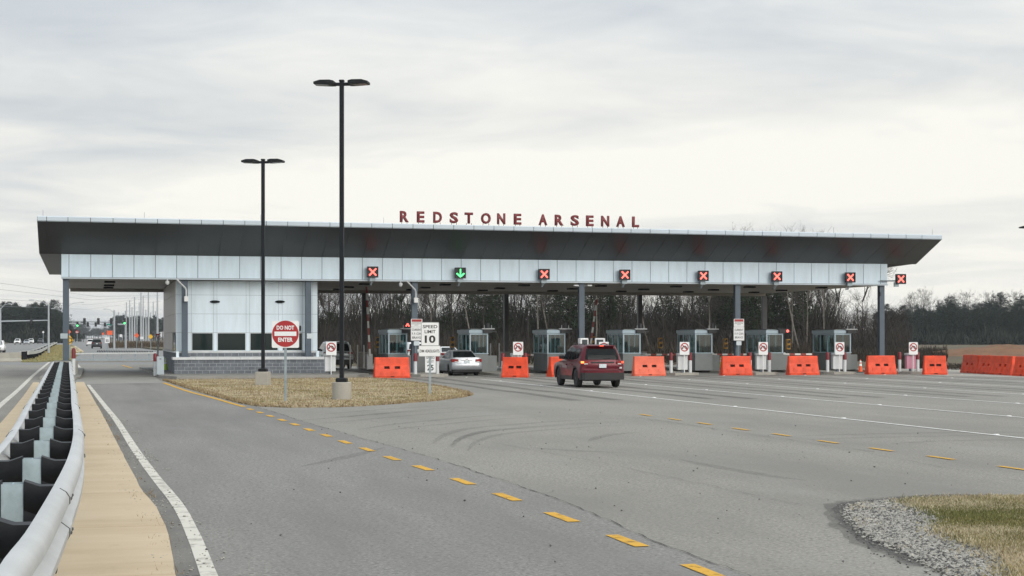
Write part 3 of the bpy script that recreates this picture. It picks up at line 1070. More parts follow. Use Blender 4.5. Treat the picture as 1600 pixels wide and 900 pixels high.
blades('weeds', edgp, 700, 'dead_blade_dark', 0.02, 0.08, 0.006, 0.01, lambda x, y, r: nz(x, y, 0.9, 5) > 0.25, seed=17)
stones('gravel', gutp, 420, 'stone_a', 0.008, 0.024, 0.012, lambda x, y, r: nz(x, y, 0.8) + r.uniform(-.3, .2) > 0.05, 14)
plz = [(p.x, p.y) for p in (gp(250, 890), gp(1350, 890), gp(1590, 690), gp(900, 640), gp(420, 660))]
stones('gravel', plz, 170, 'stone_dark', 0.008, 0.024, 0.012, None, 15)

# ================================================================== CANOPY
YF, YB = 96.4, 116.5
XL, XR = -1.9, 49.2
ZB = zat(95, 435, YF)
ZT = zat(95, 396.5, YF)
RXL, RXR, RYF, RYB = -3.1, 51.2, 93.0, 117.2
ZFL = zat(58, 345, RYF)
ZFR = zat(1470, 374, RYF)
ZRB = zat(69, 429, RYB)
TE = 0.25


def zf(x):
    return ZFL + (ZFR - ZFL) * (x - RXL) / (RXR - RXL)


can = thing('gate_canopy', 'long flat canopy with dark flared eaves and pale panel fascia over the gate lanes', 'canopy', (XL, YF, 0))


def roofprof(x):
    return [(x, RYF, zf(x)), (x, RYF, zf(x) + TE - 0.01), (x, 101, zf(x) + TE - 0.25), (x, RYB, ZRB + 0.3), (x, RYB, ZRB), (x, YF - 0.02, ZT + 0.015)]


mb = MB()
mb.loft([roofprof(RXL), roofprof(RXL + 18), roofprof(RXL + 36), roofprof(RXR)])
mb.build('roof', 'soffit_dark', can, world=True, fixn=True)
# panel grid
PW = (XR - XL - 0.9) / 42
px_ = [XL, XL + 0.42] + [XL + 0.42 + PW * (i + 1) for i in range(42)]
px_[-1] = XR - 0.48
px_.append(XR)
sof_x = [RXL] + [RXL + 0.5] + [x for x in px_[1:-1]] + [XR + 0.6, RXR]
GAP = 0.03
for a, b in zip(sof_x[:-1], sof_x[1:]):
    if b - a < 0.1:
        continue
    x0, x1 = a + 0.009, b - 0.009
    A = Vector((x0, RYF + 0.05, zf(x0) - 0.012))
    B = Vector((x1, RYF + 0.05, zf(x1) - 0.012))
    C = Vector((x1, YF - 0.05, ZT + 0.002))
    D = Vector((x0, YF - 0.05, ZT + 0.002))
    nrm = (B - A).cross(D - A).normalized()
    if nrm.z > 0:
        nrm = -nrm
    th = nrm * 0.022
    mb = MB()
    mb.loft([[A, B, C, D], [A + th, B + th, C + th, D + th]])
    mb.build('soffit_panel', 'soffit_dark', can, world=True, fixn=True)
    # bright metal edge along the front of the roof
    mb = MB()
    e0, e1 = a + 0.016, b - 0.016
    mb.loft([[(e0, RYF - 0.05, zf(e0) + 0.03), (e0, RYF - 0.06, zf(e0) + TE - 0.02), (e0, RYF - 0.01, zf(e0) + TE + 0.02), (e0, RYF + 0.35, zf(e0) + TE + 0.02), (e0, RYF + 0.01, zf(e0) - 0.02)],
             [(e1, RYF - 0.05, zf(e1) + 0.03), (e1, RYF - 0.06, zf(e1) + TE - 0.02), (e1, RYF - 0.01, zf(e1) + TE + 0.02), (e1, RYF + 0.35, zf(e1) + TE + 0.02), (e1, RYF + 0.01, zf(e1) - 0.02)]])
    mb.build('edge_trim', 'edge_metal', can, world=True, fixn=True)
# fascia core and panels
mb = MB()
mb.box(XL + 0.04, XR - 0.04, YF + 0.02, YB - 0.02, ZB + 0.03, ZT + 0.01)
mb.build('fascia_core', 'joint_dark', can, world=True)
for a, b in zip(px_[:-1], px_[1:]):
    mb = MB()
    mb.box(a + GAP / 2, b - GAP / 2, YF - 0.02, YF + 0.03, ZB + 0.085, ZT - 0.02)
    mb.build('fascia_panel', 'panel_silver', can, world=True)
mb = MB()
mb.box(XL - 0.01, XR + 0.01, YF - 0.05, YF + 0.02, ZB - 0.01, ZB + 0.07)
mb.build('fascia_drip_edge', 'edge_metal', can, world=True)
for xs_, nm in ((XL, -1), (XR, 1)):
    n = 16
    for i in range(n):
        y0 = YF + 0.05 + (YB - YF - 0.1) * i / n
        y1 = YF + 0.05 + (YB - YF - 0.1) * (i + 1) / n
        mb = MB()
        mb.box(min(xs_, xs_ - nm * 0.035), max(xs_, xs_ - nm * 0.035), y0 + GAP / 2, y1 - GAP / 2, ZB + 0.04, ZT - 0.01)
        mb.build('fascia_panel', 'panel_silver', can, world=True)
mb = MB()
mb.box(XL + 0.05, XR - 0.05, YB - 0.02, YB + 0.03, ZB - 0.01, ZT - 0.01)
mb.build('rear_fascia', 'panel_ground_bounce', can, world=True)
# ceiling in long boards, with a lowered rear edge beam
for i in range(8):
    y0 = YF + 0.1 + (YB - YF - 0.2) * i / 8
    y1 = YF + 0.1 + (YB - YF - 0.2) * (i + 1) / 8
    mb = MB()
    mb.box(XL + 0.1, XR - 0.1, y0 + 0.012, y1 - 0.012, ZB + 0.0, ZB + 0.028)
    mb.build('ceiling_board', 'soffit_under', can, world=True)
mb = MB()
mb.box(XL + 0.2, XR - 0.2, YB - 0.75, YB - 0.45, ZB - 0.22, ZB - 0.002)
mb.build('rear_beam', 'soffit_under', can, world=True)
# columns
front_cols = [(-1.65, 0.9), (4.97, 1.12), (12.1, 1.12), (18.45, 0.15), (28.85, 0.15), (39.05, 0.15), (48.95, 0.15)]
for X, z0 in front_cols:
    mb = MB()
    for s_ in (-1, 1):
        mb.box(X - 0.17, X + 0.17, 96.78 + s_ * 0.15 - 0.015, 96.78 + s_ * 0.15 + 0.015, z0, ZB + 0.02)
    mb.box(X - 0.012, X + 0.012, 96.78 - 0.135, 96.78 + 0.135, z0, ZB + 0.02)
    mb.box(X + 0.155, X + 0.165, 96.70, 96.86, z0, ZB + 0.02)
    mb.box(X - 0.165, X - 0.155, 96.70, 96.86, z0, ZB + 0.02)
    mb.build('column', 'column_steel', can, world=True)
    mb = MB()
    mb.box(X - 0.28, X + 0.28, 96.5, 97.06, z0, z0 + 0.04)
    mb.build('column_base', 'column_steel', can, world=True)
for X in (4.97, 12.1, 18.45, 28.85, 39.05, 48.95):
    mb = MB()
    mb.box(X - 0.16, X + 0.16, 115.7, 116.02, 0.1, ZB - 0.2)
    mb.build('column', 'column_dark', can, world=True)
# pedestal of the first column
mb = MB()
mb.cbox(-2.3, -1.0, 96.1, 97.5, 0.1, 0.92, 0.03)
mb.build('pedestal', 'concrete', can, world=True)
for X in (18.45, 28.85, 39.05, 48.95):
    mb = MB()
    mb.cbox(X - 0.45, X + 0.45, 115.4, 116.3, 0.1, 1.2, 0.03)
    mb.build('pedestal', 'concrete', can, world=True)
# recessed light fittings under the ceiling
for i in range(10):
    X = 0.8 + i * 5.08
    for Y in (100.5, 107, 112):
        mb = MB()
        mb.cbox(X - 0.32, X + 0.32, Y - 0.3, Y + 0.3, ZB - 0.10, ZB - 0.002, 0.02)
        mb.build('ceiling_light', 'lamp_black', can, world=True)
# lightning rods
for X in (-2.8, 2.6, 9, 16, 44, 50.7):
    mb = MB()
    mb.tube([(X, 93.3, zf(X) + 0.2), (X, 93.3, zf(X) + 0.62)], 0.008, 5)
    mb.build('lightning_rod', 'column_steel', can, world=True)

# ------------------------------------------------------------------ roof lettering
LP = [('R', 632, 340), ('E', 657.5, 341), ('D', 684, 341.5), ('S', 709.5, 342), ('T', 732.8, 342.5), ('O', 759.5, 343), ('N', 783.5, 343), ('E', 809, 343.4),
      ('A', 848.7, 344.2), ('R', 874, 344.5), ('S', 898.5, 345), ('E', 922, 345.6), ('N', 946, 346), ('A', 970, 347), ('L', 993.5, 347.5)]
LW = {'R': 14, 'E': 12, 'D': 13.8, 'S': 13.4, 'T': 13.2, 'O': 15.6, 'N': 13, 'A': 13.8, 'L': 11}
YL = 93.35
sgn = thing('roof_sign', 'dark red capital letters REDSTONE ARSENAL standing along the roof edge', 'sign', (onY(812, YL), YL, zf(24) + TE))
for ch, px, py in LP:
    X = onY(px, YL)
    d = dep(px, YL)
    h = (17.6 - (px - 632) * 0.0028) / F * d
    base = zf(X) + TE + 0.13
    o = text_fit(ch, LW[ch] / F * d, h, 'letter_red', None, (X, YL, base + h / 2), bold=0.04, depth=0.0, name='letter')
    # give the letter depth
    me = o.data
    md = o.modifiers.new('depth', 'SOLIDIFY')
    md.thickness = 0.13
    md.offset = -1
    o.parent = sgn
    o.matrix_parent_inverse = pm(sgn).inverted()
    for s_ in (-0.3, 0.3):
        mb = MB()
        mb.box(X + s_ * LW[ch] / F * d - 0.012, X + s_ * LW[ch] / F * d + 0.012, YL + 0.02, YL + 0.06, zf(X) + TE - 0.1, base + 0.03)
        mb.build('letter_stud', 'letter_red', sgn, world=True)

# ================================================================== GUARD BUILDING
bld = thing('guard_building', 'guard building with pale metal panels, dark windows and grey block base under the canopy', 'building', (8.5, 97, 0.15))
YW = 97.5
BXL, BXR = onY(274.5, YW), onY(496, YW)
mb = MB()
mb.box(BXL + 0.05, BXR - 0.05, YW + 0.03, 114.5, 0.12, ZB - 0.02)
mb.build('wall_core', 'joint_dark', bld, world=True)
zj = [zat(340, y, YW) for y in (548.5, 519.5, 490.5, 461)] + [ZB - 0.03]
ve = [274.5, 287, 299, 333.5, 339, 384.5, 390, 435, 441, 473, 488, 496]
vx = [onY(p, YW) for p in ve]
for i in range(len(vx) - 1):
    x0, x1 = vx[i], vx[i + 1]
    win = i in (2, 4, 6, 8)
    for r in range(4):
        if r == 0 and win:
            continue
        mb = MB()
        mb.box(x0 + 0.006, x1 - 0.006, YW - 0.02, YW + 0.03, zj[r] + 0.006, zj[r + 1] - 0.006)
        mb.build('wall_panel', 'panel_white', bld, world=True)
    if win:
        w_ = MB()
        w_.box(x0 + 0.04, x1 - 0.04, YW + 0.012, YW + 0.028, zj[0] + 0.04, zj[1] - 0.04)
        wo = w_.build('window', 'window_dark', bld, world=True)
        f_ = MB()
        for (a, b, c, d) in ((x0 + 0.005, x0 + 0.045, zj[0] + .005, zj[1] - .005), (x1 - 0.045, x1 - 0.005, zj[0] + .005, zj[1] - .005)):
            f_.box(a, b, YW - 0.015, YW + 0.029, c, d)
        f_.box(x0 + 0.045, x1 - 0.045, YW - 0.015, YW + 0.029, zj[0] + .005, zj[0] + 0.045)
        f_.box(x0 + 0.045, x1 - 0.045, YW - 0.015, YW + 0.029, zj[1] - .045, zj[1] - 0.005)
        f_.build('frame', 'window_frame', wo, world=True)
mb = MB()
mb.box(BXL - 0.03, BXR + 0.03, YW - 0.07, YW + 0.03, zj[0] - 0.09, zj[0] - 0.003)
mb.build('sill', 'cap_stone', bld, world=True)
# left flank, seen at a slant
ny = 5
for i in range(ny):
    y0, y1 = YW + 0.05 + 17 * i / ny, YW + 0.05 + 17 * (i + 1) / ny
    for r in range(4):
        if r == 0 and i == 0:
            mb = MB()
            mb.box(BXL + 0.0, BXL + 0.02, y0 + 0.8, y0 + 2.6, zj[0] + 0.02, zj[1] - 0.02)
            mb.build('window', 'window_dark', bld, world=True)
            continue
        mb = MB()
        mb.box(BXL - 0.03, BXL + 0.02, y0 + 0.008, y1 - 0.008, zj[r] + 0.008, zj[r + 1] - 0.008)
        mb.build('wall_panel', 'panel_ground_bounce', bld, world=True)
# grey block base: front apron wall, cap, wall below the windows
BX0, BX1, BY = onY(272, 95.9), onY(511, 95.9), 95.9
mb = MB()
mb.box(BX0 + 0.03, BX1 - 0.03, BY + 0.02, YW + 0.02, 0.12, 0.955)
mb.build('block_core', 'mortar', bld, world=True)
bm_ = MB()
bm_.cbox(-0.188, 0.188, 0, 0.09, -0.088, 0.088, 0.006)
block_me = bm_.mesh('block')
block_me.materials.append(MATS['block_grey'])
rnd = random.Random(3)


def block(x, y, z, sx=1.0, rz=0.0):
    o = link('block', block_me, None, bld, True)
    o.location = (x, y + rnd.uniform(-0.002, 0.002), z)
    o.scale = (sx, 1, 1)
    o.rotation_euler = (0, 0, rz)


for r in range(4):
    z = 0.255 + r * 0.2
    x = BX0 - (0.2 if r % 2 else 0.0)
    while x < BX1 - 0.05:
        a, b = max(x, BX0), min(x + 0.4, BX1)
        if b - a > 0.06:
            block((a + b) / 2, BY, z, (b - a) / 0.4)
        x += 0.4
    y = BY + 0.1
    k = 0
    while y < YW - 0.1:
        block(BX0 + 0.0, y + 0.2, z, 1.0, -math.pi / 2)
        block(BX1 - 0.0, y + 0.2, z, 1.0, math.pi / 2)
        y += 0.4
for X0 in (BXL,):
    x = BXL + 0.02
    while x < BXR - 0.1:
        b = min(x + 0.4, BXR - 0.02)
        block((x + b) / 2, YW - 0.05, 1.235, (b - x) / 0.4)
        x += 0.4
mb = MB()
mb.box(BXL + 0.02, BXR - 0.02, YW - 0.03, YW + 0.03, 1.1, zj[0] - 0.09)
mb.build('block_core', 'mortar', bld, world=True)
# flank block courses
for r in range(6):
    mb = MB()
    mb.box(BXL - 0.05, BXL + 0.04, YW + 0.15, 114.5, 0.16 + r * 0.2, 0.352 + r * 0.2)
    mb.build('block_course', 'block_grey', bld, world=True)
mb = MB()
mb.box(BXL - 0.08, BXL + 0.03, YW + 0.12, 114.5, zj[0] - 0.10, zj[0] - 0.01)
mb.build('sill', 'cap_stone', bld, world=True)
xs_ = [BX0 - 0.08 + (BX1 - BX0 + 0.16) * i / 7 for i in range(8)]
for a, b in zip(xs_[:-1], xs_[1:]):
    mb = MB()
    mb.cbox(a + 0.003, b - 0.003, BY - 0.07, YW - 0.06, 0.958, 1.11, 0.012)
    mb.build('cap', 'cap_stone', bld, world=True)
# two low posts on the cap
for X in (BX0 + 0.12, BX1 - 0.62):
    mb = MB()
    mb.box(X, X + 0.16, 95.95, 96.15, 1.11, 1.45)
    mb.build('cap_post', 'panel_white', bld, world=True)
# oval wall lamps
for px in (335.8, 437.5):
    X, Z = onY(px, YW), zat(px, 471.5, YW)
    rings = []
    for i in range(7):
        t = -math.pi / 2 + math.pi * i / 6
        rings.append([(X + 0.30 * math.cos(t) * math.cos(a), YW - 0.03 - 0.18 * max(0, math.cos(t)) * max(0.0, math.sin(a)), Z + 0.085 * math.sin(t)) for a in [math.pi * j / 10 for j in range(11)]])
    mb = MB()
    mb.loft(rings, closed=True)
    mb.build('wall_lamp', 'lamp_black', bld, world=True, smooth=40, fixn=True)
# notice on the second column and a small dark wall box
X = onY(484.5, 96.55)
mb = MB()
mb.box(X - 0.18, X + 0.18, 96.56, 96.59, zat(484, 529, 96.5), zat(484, 521, 96.5))
mb.build('notice', 'plate_white', bld, world=True)
X = onY(466, YW)
mb = MB()
mb.cbox(X - 0.15, X + 0.15, YW - 0.12, YW - 0.02, zat(466, 517, YW), zat(466, 509, YW), 0.02)
mb.build('wall_box', 'black_plastic', bld, world=True)


# ================================================================== things hung from the canopy
def swan_camera(pxd, pxp, label, short):
    """dome camera and elbow conduit with junction box"""
    Y = YF - 0.12
    t = thing('dome_camera', label, 'camera', (onY(pxd, Y), Y, ZB), 0, 'dome cameras under the fascia')
    mb = MB()
    mb.tube([(0, 0, 0.0), (0, 0, -0.10)], 0.035, 8)
    mb.build('stem', 'off_white', t)
    mb = MB()
    mb.lathe([(0.05, -0.08), (0.11, -0.12), (0.12, -0.2), (0.10, -0.27), (0.05, -0.32)], 14)
    mb.build('housing', 'off_white', t, smooth=40)
    Xp = onY(pxp, Y)
    t2 = thing('conduit', short, 'conduit', (Xp, Y, ZB), 0, 'conduits under the fascia')
    mb = MB()
    mb.tube([(-0.55, 0.05, 0.0), (-0.5, 0.05, -0.03), (-0.04, 0.05, -0.5), (0, 0.05, -0.62), (0, 0.05, -0.98)], 0.045, 8)
    mb.build('pipe', 'off_white', t2)
    mb = MB()
    mb.cbox(-0.12, 0.12, -0.04, 0.14, -1.27, -0.97, 0.02)
    mb.build('junction_box', 'white_enamel', t2)


swan_camera(261.5, 291, 'white dome camera under the fascia beside the guard building', 'white elbow conduit with box on the column at the building corner')
swan_camera(626, 650, 'white dome camera under the fascia above the silver sedan lane', 'white elbow conduit with box on the column behind the speed sign')

names = ['green arrow', 'red cross']
LS = [(582, 425, 17, 'x', 'red cross lane signal nearest to the guard building'), (719, 426.5, 17, 'v', 'lit green down arrow lane signal on the fascia'),
      (850, 428.5, 16.4, 'x', 'red cross lane signal next to the green arrow, above the red SUV'), (976, 429.5, 16, 'x', 'red cross lane signal below the end of the roof lettering'),
      (1098.5, 431, 15.6, 'x', 'red cross lane signal, fourth from the overhanging end of the fascia'), (1213.5, 432, 15.4, 'x', 'red cross lane signal between the pair over the faded lanes, third from fascia end'),
      (1328, 433.5, 15, 'x', 'red cross lane signal closest to the bare end of the fascia'), (1407, 436, 14, 'x', 'red cross lane signal held out on an arm past the end column')]
LS[5] = (1213.5, 432, 15.4, 'x', 'red cross lane signal, third from the overhanging end of the fascia')
LS[4] = (1098.5, 431, 15.6, 'x', 'red cross lane signal, the first one past the middle column with two devices')
LS[4] = (1098.5, 431, 15.6, 'x', 'red cross lane signal left of the column with the white notice board')
LS[5] = (1213.5, 432, 15.4, 'x', 'red cross lane signal just past the column with the white notice board')
YS = YF - 0.32
for px, py, sz, kind, lab in LS:
    last = px > 1400
    X, Z = onY(px, YS), zat(px, py, YS)
    h = 0.32
    t = thing('lane_signal', lab, 'signal', (X, YS, Z), 0, 'lane signals along the fascia')
    mb = MB()
    mb.cbox(-h, h, -0.08, 0.12, -h, h, 0.015)
    mb.build('housing', 'black_plastic', t)
    mb = MB()
    for a, b, c, d in ((-h, h, h - 0.03, h), (-h, h, -h, -h + 0.03), (-h, -h + 0.03, -h + .03, h - .03), (h - 0.03, h, -h + .03, h - .03)):
        mb.box(a, b, -0.15, -0.081, c, d)
    mb.build('hood', 'black_plastic', t)
    mb = MB()
    if kind == 'x':
        for s_ in (-1, 1):
            M = Matrix.Rotation(s_ * math.radians(45), 4, 'Y')
            mb.box(-0.29, 0.29, -0.093 - 0.003 * (s_ > 0), -0.081, -0.042, 0.042, M)
        mb.build('cross', 'glow_red', t)
    else:
        mb.box(-0.035, 0.035, -0.095, -0.081, -0.16, 0.24)
        for s_ in (-1, 1):
            M = Matrix.Translation((0, 0, -0.23)) @ Matrix.Rotation(s_ * math.radians(48), 4, 'Y') @ Matrix.Translation((0, 0, 0.14))
            mb.box(-0.04, 0.04, -0.093 - 0.004 * (s_ > 0), -0.081, -0.15, 0.17, M)
        mb.build('arrow', 'glow_green', t)
    mb = MB()
    if last:
        mb.tube([(-0.1, 0.05, -0.22), (-0.35, 0.1, -0.12), (-1.35, 0.15, -0.12)], 0.05, 6)
        mb.box(-0.42, -0.12, 0.0, 0.12, -0.5, -0.2)
    else:
        mb.box(-0.16, 0.16, 0.0, 0.14, -h - 0.22, -h)
        mb.tube([(0, 0.06, -h - 0.2), (-0.06, 0.2, -h - 0.42), (-0.06, 0.45, -h - 0.40)], 0.05, 6)
    mb.build('bracket', 'post_steel', t)
# twin floodlights at the middle column and small bullet cameras
for px, lab in ((900, 'small white floodlight on the near side of the column behind the red SUV'), (921, 'small white floodlight on the far side of the column behind the red SUV')):
    X, Z = onY(px, 96.4), zat(px, 446, 96.4)
    t = thing('floodlight', lab, 'light', (X, 96.4, Z))
    mb = MB()
    mb.cbox(-0.15, 0.15, -0.1, 0.12, -0.05, 0.04, 0.02)
    mb.build('head', 'off_white', t)
    mb = MB()
    mb.tube([(0, 0, 0), (0.3 if px < 911 else -0.3, 0.3, -0.04)], 0.025, 6)
    mb.build('arm', 'off_white', t)
X, Z = onY(1376, 96.4), zat(1375, 458, 96.4)
t = thing('bullet_camera', 'small dark camera hanging beside the end column of the canopy', 'camera', (X, 96.5, Z))
mb = MB()
mb.tube([(0.2, 0.2, 0.08), (0, 0, 0.06), (0, 0, 0)], 0.018, 6)
mb.build('arm', 'black_plastic', t)
mb = MB()
mb.lathe([(0.03, 0.02), (0.07, -0.03), (0.075, -0.12), (0.03, -0.17)], 10)
mb.build('dome', 'black_plastic', t, smooth=40)

# ================================================================== FOREGROUND GUARDRAIL
GZ = 1.15
gc_px = [(19, 756.5), (50.6, 715.7), (67, 685.7), (73.7, 665), (77.5, 649.5), (81, 630), (84.9, 615.5), (90.0, 593.3), (93.3, 577.5), (96.4, 565)]
gc = [gp(px, py, GZ) for px, py in gc_px]
gc = [gp(-330, 1180, GZ), gp(-118, 900, GZ), gp(-48, 832, GZ)] + gc
path = spline(gc, 10)
acc = [0.0]
for a, b in zip(path[:-1], path[1:]):
    acc.append(acc[-1] + (b - a).length)


def on_path(s):
    for i in range(len(path) - 1):
        if acc[i + 1] >= s:
            t = (s - acc[i]) / (acc[i + 1] - acc[i])
            tg = (path[i + 1] - path[i]).normalized()
            return path[i].lerp(path[i + 1], t), tg
    return path[-1], (path[-1] - path[-2]).normalized()


s_ref = min(range(len(path)), key=lambda i: (path[i] - gc[3]).length)
STEP = 2.62
s0 = acc[s_ref] % STEP
stations = []
s = s0
while s < acc[-1] - 0.4:
    stations.append(s)
    s += STEP
gr = thing('guardrail', 'double faced galvanized steel guardrail with black blockouts along the tan median', 'guardrail', (gc[3].x, gc[3].y, 0))
OFF = 0.335
prof_o = [(-0.01, -0.004), (0.03, -0.002), (0.075, -0.03), (0.10, -0.07), (0.10, -0.115), (0.012, -0.185), (0.0, -0.205), (0.012, -0.225), (0.10, -0.295), (0.10, -0.345), (0.075, -0.39), (0.03, -0.415), (-0.01, -0.42)]


def w_beam(mb, s_from, s_to, side, grow=0.0, ds=0.35):
    rings = []
    n = max(2, int((s_to - s_from) / ds))
    for i in range(n + 1):
        p, t = on_path(s_from + (s_to - s_from) * i / n)
        nr = Vector((t.y, -t.x, 0)) * side
        ring = []
        for o_, z_ in prof_o:
            ring.append(p + nr * (OFF + o_ + grow) + Vector((0, 0, z_ + 0.015)))
        for o_, z_ in reversed(prof_o):
            ring.append(p + nr * (OFF + o_ - 0.012 + grow * 0.5) + Vector((0, 0, z_ + 0.012)))
        rings.append(ring)
    mb.loft(rings)
    return mb


kref = min(range(len(stations)), key=lambda i: abs(stations[i] - acc[s_ref]))
for side in (1, -1):
    w_beam(MB(), acc[0], acc[-1] - 0.2, side).build('rail', 'rail_steel', gr, world=True, smooth=50, fixn=True)
    for k, st in enumerate(stations):
        if (k - kref) % 3 == 0:
            lap = w_beam(MB(), st - 0.55, st - 0.15, side, 0.007, 0.1).build('rail_lap', 'rail_steel', gr, world=True, smooth=50, fixn=True)
            for u in (-0.47, -0.24):
                for zz_ in (-0.085, -0.335):
                    p, t = on_path(st + u)
                    nr = Vector((t.y, -t.x, 0)) * side
                    q = p + nr * (OFF + 0.108) + Vector((0, 0, zz_ + 0.015))
                    mb = MB()
                    mb.tube([q - t * 0.03 + nr * 0.0, q + t * 0.03], 0.012, 6)
                    mb.build('bolt', 'bolt_dark', lap, world=True)
            # dark lip where the lapped beam ends
            for u in (-0.555,):
                mb = MB()
                w_beam(mb, st + u - 0.012, st + u + 0.004, side, 0.0075, 0.02)
                mb.build('lap_lip', 'bolt_dark', lap, world=True)
for st in stations:
    p, t = on_path(st)
    rz = math.atan2(t.y, t.x) - math.pi / 2
    M = Matrix.Translation((p.x, p.y, 0)) @ Matrix.Rotation(rz, 4, 'Z')
    mb = MB()
    mb.box(-0.08, 0.08, -0.012, 0.0, 0.0, GZ + 0.0, M)
    mb.box(-0.006, 0.006, 0.0, 0.15, 0.0, GZ - 0.004, M)
    mb.box(-0.08, 0.08, 0.15, 0.162, 0.0, GZ + 0.0, M)
    mb.build('post', 'galvanized', gr, world=True)
    for side in (1, -1):
        # moulded blockout: saddle-shaped top and grooves across its faces
        rings = []
        for j in range(9):
            u = j / 8
            x = side * (0.083 + (OFF - 0.097) * u)
            top = GZ + 0.022 - 0.04 * min(1.0, u * 2.1)
            zs = [top, top - 0.06, top - 0.17, top - 0.22, top - 0.27, top - 0.40, top - 0.45, top - 0.50, top - 0.66]
            ys = [0.0, -0.012, -0.012, 0.010, -0.012, -0.012, 0.010, -0.012, 0.0]
            front = [(x, yy - 0.02, z) for yy, z in zip(ys, zs)]
            back = [(x, 0.16 - yy, z) for yy, z in zip(reversed(ys), reversed(zs))]
            rings.append([tuple(M @ Vector(q)) for q in front + back])
        mb = MB()
        mb.loft(rings)
        mb.build('blockout', 'blockout_black', gr, world=True, smooth=35, fixn=True)

# ================================================================== LIGHT POLES
def light_pole(base, height, label, round_base, ang):
    t = thing('light_pole', label, 'lamp', (base.x, base.y, 0), ang, 'twin head light poles')
    bh = 0.66
    mb = MB()
    if round_base:
        mb.lathe([(0.335, -0.05), (0.335, bh - 0.02), (0.315, bh)], 28)
    else:
        mb.cbox(-0.3, 0.3, -0.3, 0.3, -0.05, bh, 0.02)
    mb.build('footing', 'pale_concrete', t, smooth=35)
    mb = MB()
    mb.cbox(-0.19, 0.19, -0.19, 0.19, bh, bh + 0.15, 0.03)
    mb.build('base_cover', 'lamp_black', t)
    mb = MB()
    r = 0.072
    mb.box(-r, r, -r, r, bh + 0.1, height)
    mb.build('pole', 'black_metal', t)
    mb = MB()
    mb.cbox(-0.09, 0.09, -0.09, 0.09, height - 0.02, height + 0.05, 0.015)
    mb.build('cap', 'lamp_black', t)
    for s_ in (-1, 1):
        mb = MB()
        mb.box(min(s_ * 0.07, s_ * 0.28), max(s_ * 0.07, s_ * 0.28), -0.05, 0.05, height - 0.16, height - 0.05)
        arm = mb.build('arm', 'lamp_black', t)
        rings = []
        for u, w, z0, z1 in ((0.26, 0.27, -0.14, 0.0), (0.40, 0.29, -0.14, 0.03), (0.75, 0.29, -0.12, 0.03), (0.97, 0.27, -0.11, -0.03)):
            x = s_ * u
            rings.append([(x, -w, height + z0), (x, w, height + z0), (x, w, height + z1 - 0.02), (x, w * 0.93, height + z1), (x, -w * 0.93, height + z1), (x, -w, height + z1 - 0.02)])
        mb = MB()
        mb.loft(rings)
        hd = mb.build('lamp_head', 'lamp_black', t, fixn=True)
        mb = MB()
        a, b = s_ * 0.46, s_ * 0.92
        mb.poly([(a, -0.25, height - 0.146), (b, -0.23, height - 0.122), (b, 0.23, height - 0.122), (a, 0.25, height - 0.146)])
        mb.build('lens', 'lamp_lens', hd)
    return t


b1, b2 = gp(534, 626), gp(411, 603)
light_pole(b1, (626 - 127) / F * dep(534, b1.y), 'taller black light pole with two lamp heads on a round concrete footing', True, math.radians(-20))
light_pole(b2, (603 - 250) / F * dep(411, b2.y), 'black light pole with two lamp heads on a square concrete footing', False, math.radians(-20))
light_pole(atd(1614, 121), 10.4, 'light pole outside the picture whose lamp head tip shows at the edge', False, math.radians(-20))


# ================================================================== SIGNS
def rrect(w, h, r, n=4):
    pts = []
    for cx, cz, a0 in ((w / 2 - r, h / 2 - r, 0), (-w / 2 + r, h / 2 - r, 90), (-w / 2 + r, -h / 2 + r, 180), (w / 2 - r, -h / 2 + r, 270)):
        for i in range(n + 1):
            a = math.radians(a0 + 90 * i / n)
            pts.append((cx + r * math.cos(a), cz + r * math.sin(a)))
    return pts


def plate(pts, y0, y1, c=(0, 0)):
    mb = MB()
    mb.loft([[(x + c[0], y0, z + c[1]) for x, z in pts], [(x + c[0], y1, z + c[1]) for x, z in pts]])
    return mb


def circle(r, n=32):
    return [(r * math.cos(2 * math.pi * i / n), r * math.sin(2 * math.pi * i / n)) for i in range(n)]


def annulus(mb, r0, r1, y, c=(0, 0), n=32):
    for i in range(n):
        a, b = 2 * math.pi * i / n, 2 * math.pi * (i + 1) / n
        mb.quad((c[0] + r0 * math.cos(a), y, c[1] + r0 * math.sin(a)), (c[0] + r1 * math.cos(a), y, c[1] + r1 * math.sin(a)),
                (c[0] + r1 * math.cos(b), y, c[1] + r1 * math.sin(b)), (c[0] + r0 * math.cos(b), y, c[1] + r0 * math.sin(b)))


# Do Not Enter
b = gp(446, 629)
d = dep(446, b.y)
k = d / F
t = thing('do_not_enter_sign', 'red disc DO NOT ENTER sign on a white square plate and steel post', 'sign', (b.x, b.y, 0), -math.radians(9))
zc = CAM + (HOR - 521.5) * k
mb = MB()
mb.box(-0.045, 0.045, 0.03, 0.05, -0.1, zc + 0.2)
mb.box(-0.02, 0.02, 0.02, 0.03, -0.1, zc + 0.2)
mb.build('post', 'post_steel', t)
t_p = plate(rrect(0.93, 0.93, 0.05), -0.004, 0.0, (0, zc - 0.02)).build('plate', 'white_enamel', t)
plate(circle(0.455, 40), -0.009, -0.005, (0, zc)).build('disc', 'sign_red', t)
plate([(-.375, -.075), (.375, -.075), (.375, .075), (-.375, .075)], -0.013, -0.010, (0, zc)).build('bar', 'white_enamel', t)
text_fit('DO NOT', 0.60, 0.145, 'white_enamel', t, (0, -0.012, zc + 0.21), 0.035)
text_fit('ENTER', 0.50, 0.145, 'white_enamel', t, (0, -0.012, zc - 0.205), 0.035)

